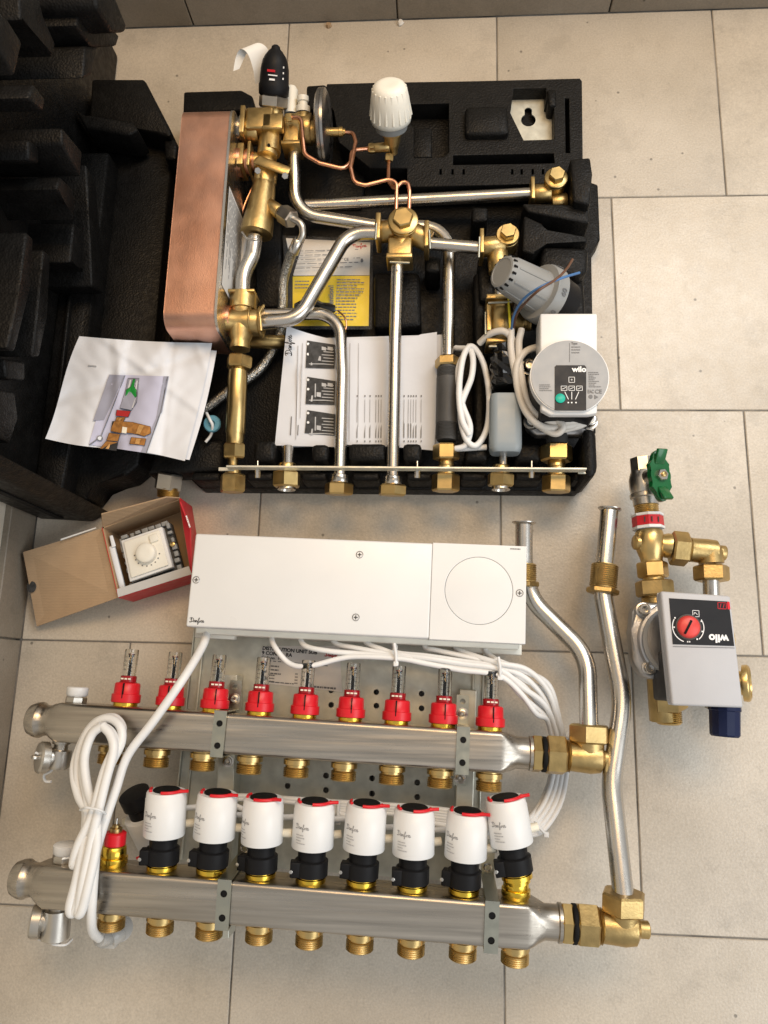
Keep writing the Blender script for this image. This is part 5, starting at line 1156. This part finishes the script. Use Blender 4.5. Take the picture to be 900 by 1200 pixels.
# labels in a clear bag behind the diagonal pipe
zl3 = lambda x, y: .046 + .002 * sin(x * .05) + .0015 * sin(y * .09)
lbs = thing('label_bag', 'clear bag holding a white label and a yellow warning note behind the diagonal steel pipe', 'document bag', P(388, 330, .03))
sheet('white_label', ((335, 279), (434, 284), (433, 322.5), (344, 323)), zl3, (14, 8), 'paper_label', lbs)
sheet('yellow_note', ((343, 324), (433, 323), (432, 382), (343, 382)), zl3, (14, 10), 'yellow', lbs)
obj('label_logo', logo(frame(P(413.5, 291, .0490), P(430, 289, .049) - P(413.5, 291, .049)), .0185, .12), 'ink_red', lbs, smooth=0)
obj('label_print', [textlines(frame(P(346, 294 + 5 * i, .0492), (1, .02, 0)), .085, 1, .003, .3, (.5, 1), 20 + i) for i in range(5)] + [onsheet([[(423, 303), (425, 303), (426, 306), (424, 308), (422.5, 306)]], zl3, .0025), text('CE', .005, frame(P(403, 304, .0492), (1, 0, 0)), .02)], 'ink_grey', lbs, smooth=0)
obj('note_print', [textlines(frame(P(395, 327, .0495), (1, -.01, 0)), .036, 14, .0042, .4, (.65, 1), 40), textlines(frame(P(346, 329, .0495), (1, 0, 0)), .024, 3, .0045, .4, (.6, 1), 41), text('Attention!', .0095, rp(388, 368, .0497), .02)], 'ink_grey', lbs, smooth=0)
sheet('film', ((331, 276), (437, 279), (436, 386), (338, 386)), lambda x, y: zl3(x, y) + .006 + .003 * sin(x * .21 + y * .13), (26, 26), 'film', lbs)
bb = thing('sensor_lead', 'small black film-wrapped sensor with a copper lead on the yellow note', 'sensor', P(385, 358, .05))
rings = []; rnd = random.Random(9)
for i in range(7):
    c = P(345 + 8 * i, 360 - (1 if i < 4 else -2) , .066); s = [.35, .8, .95, 1, .95, .8, .4][i]
    rings.append([c + Vector((0, cos(a), .7 * sin(a))) * .0105 * s * rnd.uniform(.85, 1.1) for a in [2 * pi * k_ / 12 for k_ in range(12)]])
obj('wrapped_body', loft(rings), 'black_gloss', bb, smooth=20)
obj('lead', cable([P(396, 364, .06), P(404, 372, .07), P(406, 382, .07), P(403, 391, .07)], .0011), 'copper', bb)
# blue ring with tie
br = thing('blue_ring_tag', 'pale blue plastic ring on a white tie beside the printout', 'plastic ring', P(249, 496, .06))
obj('ring', lathe(P(249, 497, .074), (.1, -.2, 1), [(0, .0040), (0, .0092), (.0025, .0104), (.005, .0092), (.005, .0040), (.0025, .0028)], 26), 'blue_pale', br)
obj('tie', [cable([P(242, 484, .08), P(246, 492, .083), P(249, 499, .080), P(247, 510, .07), P(241, 518, .068)], .0018)], 'white', br)

# ================================================================== THERMOSTAT CARTON
ct_ = thing('thermostat_carton', 'open cardboard carton with red outside and its kraft lid folded out to the left', 'carton', P(150, 660, 0))
cz0, cz1 = .003, .048
co = [P(a, b, cz1) for a, b in ((120, 618), (211, 584), (225, 673), (139, 700))]      # rim of the tray
def lerp2(s, t): a = co[0].lerp(co[1], s); b = co[3].lerp(co[2], s); return a.lerp(b, t)
def dn(v_, z): return Vector((v_.x, v_.y, z))
def wall(a, b, name, m_out, m_in, z0=cz0, z1=cz1):
    n_ = (b - a).cross(Z).normalized(); n_.z = 0; t = .0016
    i = obj(name, prism([dn(a, z0), dn(b, z0), dn(b, z0) - n_ * t, dn(a, z0) - n_ * t], [dn(a, z1), dn(b, z1), dn(b, z1) - n_ * t, dn(a, z1) - n_ * t], 0), m_in, ct_, smooth=0)
    obj('printed_face', prism([dn(a, z0) + n_ * .0008, dn(b, z0) + n_ * .0008, dn(b, z0) + n_ * .0001, dn(a, z0) + n_ * .0001], [dn(a, z1) + n_ * .0008, dn(b, z1) + n_ * .0008, dn(b, z1) + n_ * .0001, dn(a, z1) + n_ * .0001], 0), m_out, i, smooth=0)
    return i
obj('bottom', prism([dn(q, .0008) for q in co], [dn(q, .003) for q in co], 0), 'kraft', ct_, smooth=0)
wall(co[3], co[2], 'front_wall', 'red_card', 'kraft'); wall(co[2], co[1], 'side_wall', 'red_card', 'kraft'); wall(co[1], co[0], 'rear_wall', 'red_card', 'kraft'); wall(co[0], co[3], 'hinge_wall', 'red_card', 'kraft')
# folded-in front lip (grey inside of printed card)
obj('front_lip', prism([up(co[3], .0005), up(co[2], .0005), lerp2(.99, .90) + Vector((0, 0, .004)), lerp2(.02, .90) + Vector((0, 0, .004))], [up(co[3], .0017), up(co[2], .0017), lerp2(.99, .90) + Vector((0, 0, .0052)), lerp2(.02, .90) + Vector((0, 0, .0052))], 0), 'grey_card', ct_, smooth=0)
# rear flap standing up, kraft towards us
r0, r1 = co[0], co[1]; rf0, rf1 = P(119, 603, .070), P(195, 583, .070)
def panel(pts, t, name, m_, parent):
    n_ = (pts[1] - pts[0]).cross(pts[2] - pts[0]).normalized() * t
    return obj(name, prism([p_ - n_ for p_ in pts], pts, 0), m_, parent, smooth=0)
panel([r0, r1, rf1, rf0], .0014, 'rear_flap', 'kraft_fluted', ct_)
sf = panel([co[2] + Vector((.0, .0, 0)), P(224, 620, .055), P(212, 588, .064), co[1]][::-1], .0014, 'side_flap', 'red_card', ct_)
obj('flap_print', textlines(frame(P(219, 604, .0625), P(223, 616, .06) - P(219, 604, .0625)), .016, 1, .003, .6, (.9, 1), 3), 'ink_white', sf, smooth=0)
# lid hanging out to the left, resting on the floor
ld = [P(139, 700, cz1 - .002), P(120, 619, cz1 - .002), P(27, 647, .030), P(43, 734, .012)]
lid = panel([ld[3], ld[0], ld[1], ld[2]], .0016, 'lid', 'kraft_fluted', ct_)
t0, t1 = ld[2], ld[3]; tk = [t0, t0.lerp(t1, .30), t0.lerp(t1, .36) + Vector((.010, 0, .001)), t0.lerp(t1, .50) + Vector((.012, 0, .001)), t0.lerp(t1, .57), t1]
obj('tuck_flap', prism([q + Vector((-.006, -.001, -.010)) for q in (t0, t0.lerp(t1, .34), t0.lerp(t1, .5), t1)], [q + Vector((-.0005, 0, .0012)) for q in (t0, t0.lerp(t1, .34), t0.lerp(t1, .5), t1)], 0), 'kraft', lid, smooth=0)
obj('thumb_notch', lathe(t0.lerp(t1, .47) + Vector((.003, 0, .0004)), (ld[3] - ld[0]).cross(ld[1] - ld[0]) * -1, [(0, .0070), (.0008, .0070)], 20), 'photo_dark', lid)
obj('white_edge', prism([P(71, 633.5, .041), P(113, 619, .046), P(112, 618, .046), P(71, 631.5, .041)], [P(71, 633.5, .0425), P(113, 619, .0475), P(112, 618, .0475), P(71, 631.5, .0425)], 0), 'white_card', lid, smooth=0)
# room thermostat inside
th = thing('room_thermostat', 'square white room thermostat with round dial inside the open carton', 'thermostat', P(172, 650, 0.004))
tq = [P(a, b, .050) for a, b in ((141.5, 633.5), (189.5, 617), (202, 664.5), (152, 682))]
obj('face_plate', prism([dn(q, .040) for q in tq], tq, .0012), 'white', th)
tcx = sum(tq, Vector()) / 4
tin = [tcx + (q - tcx) * .87 for q in tq]
obj('inner_face', prism([up(q, .0) for q in tin], [up(q, .0022) for q in tin], .001), 'white_warm', th)
dlc = P(172, 648.5, .053)
obj('dial', lathe(dlc, Z, [(-.001, .0124), (.005, .0118), (.0062, .0106), (.0066, .005)], 34), 'white_warm', th)
dm = [box(dlc + Vector((.0150 * cos(a), .0150 * sin(a), -.0006)), (.0014, .0014, .0006), 0) for a in [radians(190 + 170 * i / 8) for i in range(9)]]
obj('dial_marks', dm, 'ink_grey', th, smooth=0)
sw = tcx.lerp(tq[1], .55)
obj('switch', box(Vector((sw.x, sw.y, .0530)), (.010, .009, .003), .0008, frame((0, 0, 0), tq[1] - tq[0])), 'white_warm', th)
fq = [tcx + (q - tcx) * 1.26 for q in tq]; fq = [fq[0].lerp(fq[1], .06), fq[1], fq[2], fq[3].lerp(fq[2], .06)]
obj('mounting_frame', prism([dn(q, .022) for q in fq], [dn(q, .036) for q in fq], .002), 'grey_dark', th)
cl_g = []; rnd = random.Random(6)
for e in range(4):
    a, b = fq[e], fq[(e + 1) % 4]
    for i in range(7):
        q = a.lerp(b, (i + .5) / 7).lerp(tcx, .04); s_ = rnd.uniform(.003, .009); cl_g.append(box(Vector((q.x, q.y, .038 + rnd.uniform(-.002, .003))), (s_, rnd.uniform(.003, .006), .006), .0006, frame((0, 0, 0), b - a)))
obj('frame_clips', cl_g, 'grey', th, kind='stuff')
obj('terminal_screw', [lathe(Vector((*fq[1].lerp(fq[2], .45).lerp(tcx, .07).xy, .038)), Z, [(0, .003), (.004, .003), (.0045, .002)], 12)], 'brass_bright', th)
lf_ = thing('leaflet', 'folded white leaflet tucked beside the thermostat in the carton', 'leaflet', P(138, 660, .004))
obj('folded_sheet', [prism([P(a, b, .030) for a, b in ((127, 641), (135, 638), (149, 692), (142, 696))], [P(a, b, .047) for a, b in ((127, 641), (134, 638), (148, 693), (141, 695))], .002), prism([P(a, b, .03) for a, b in ((128, 628), (132, 627), (136, 640), (131, 642))], [P(a, b, .049) for a, b in ((128, 628), (132, 627), (136, 640), (131, 642))], .001)], 'paper', lf_)
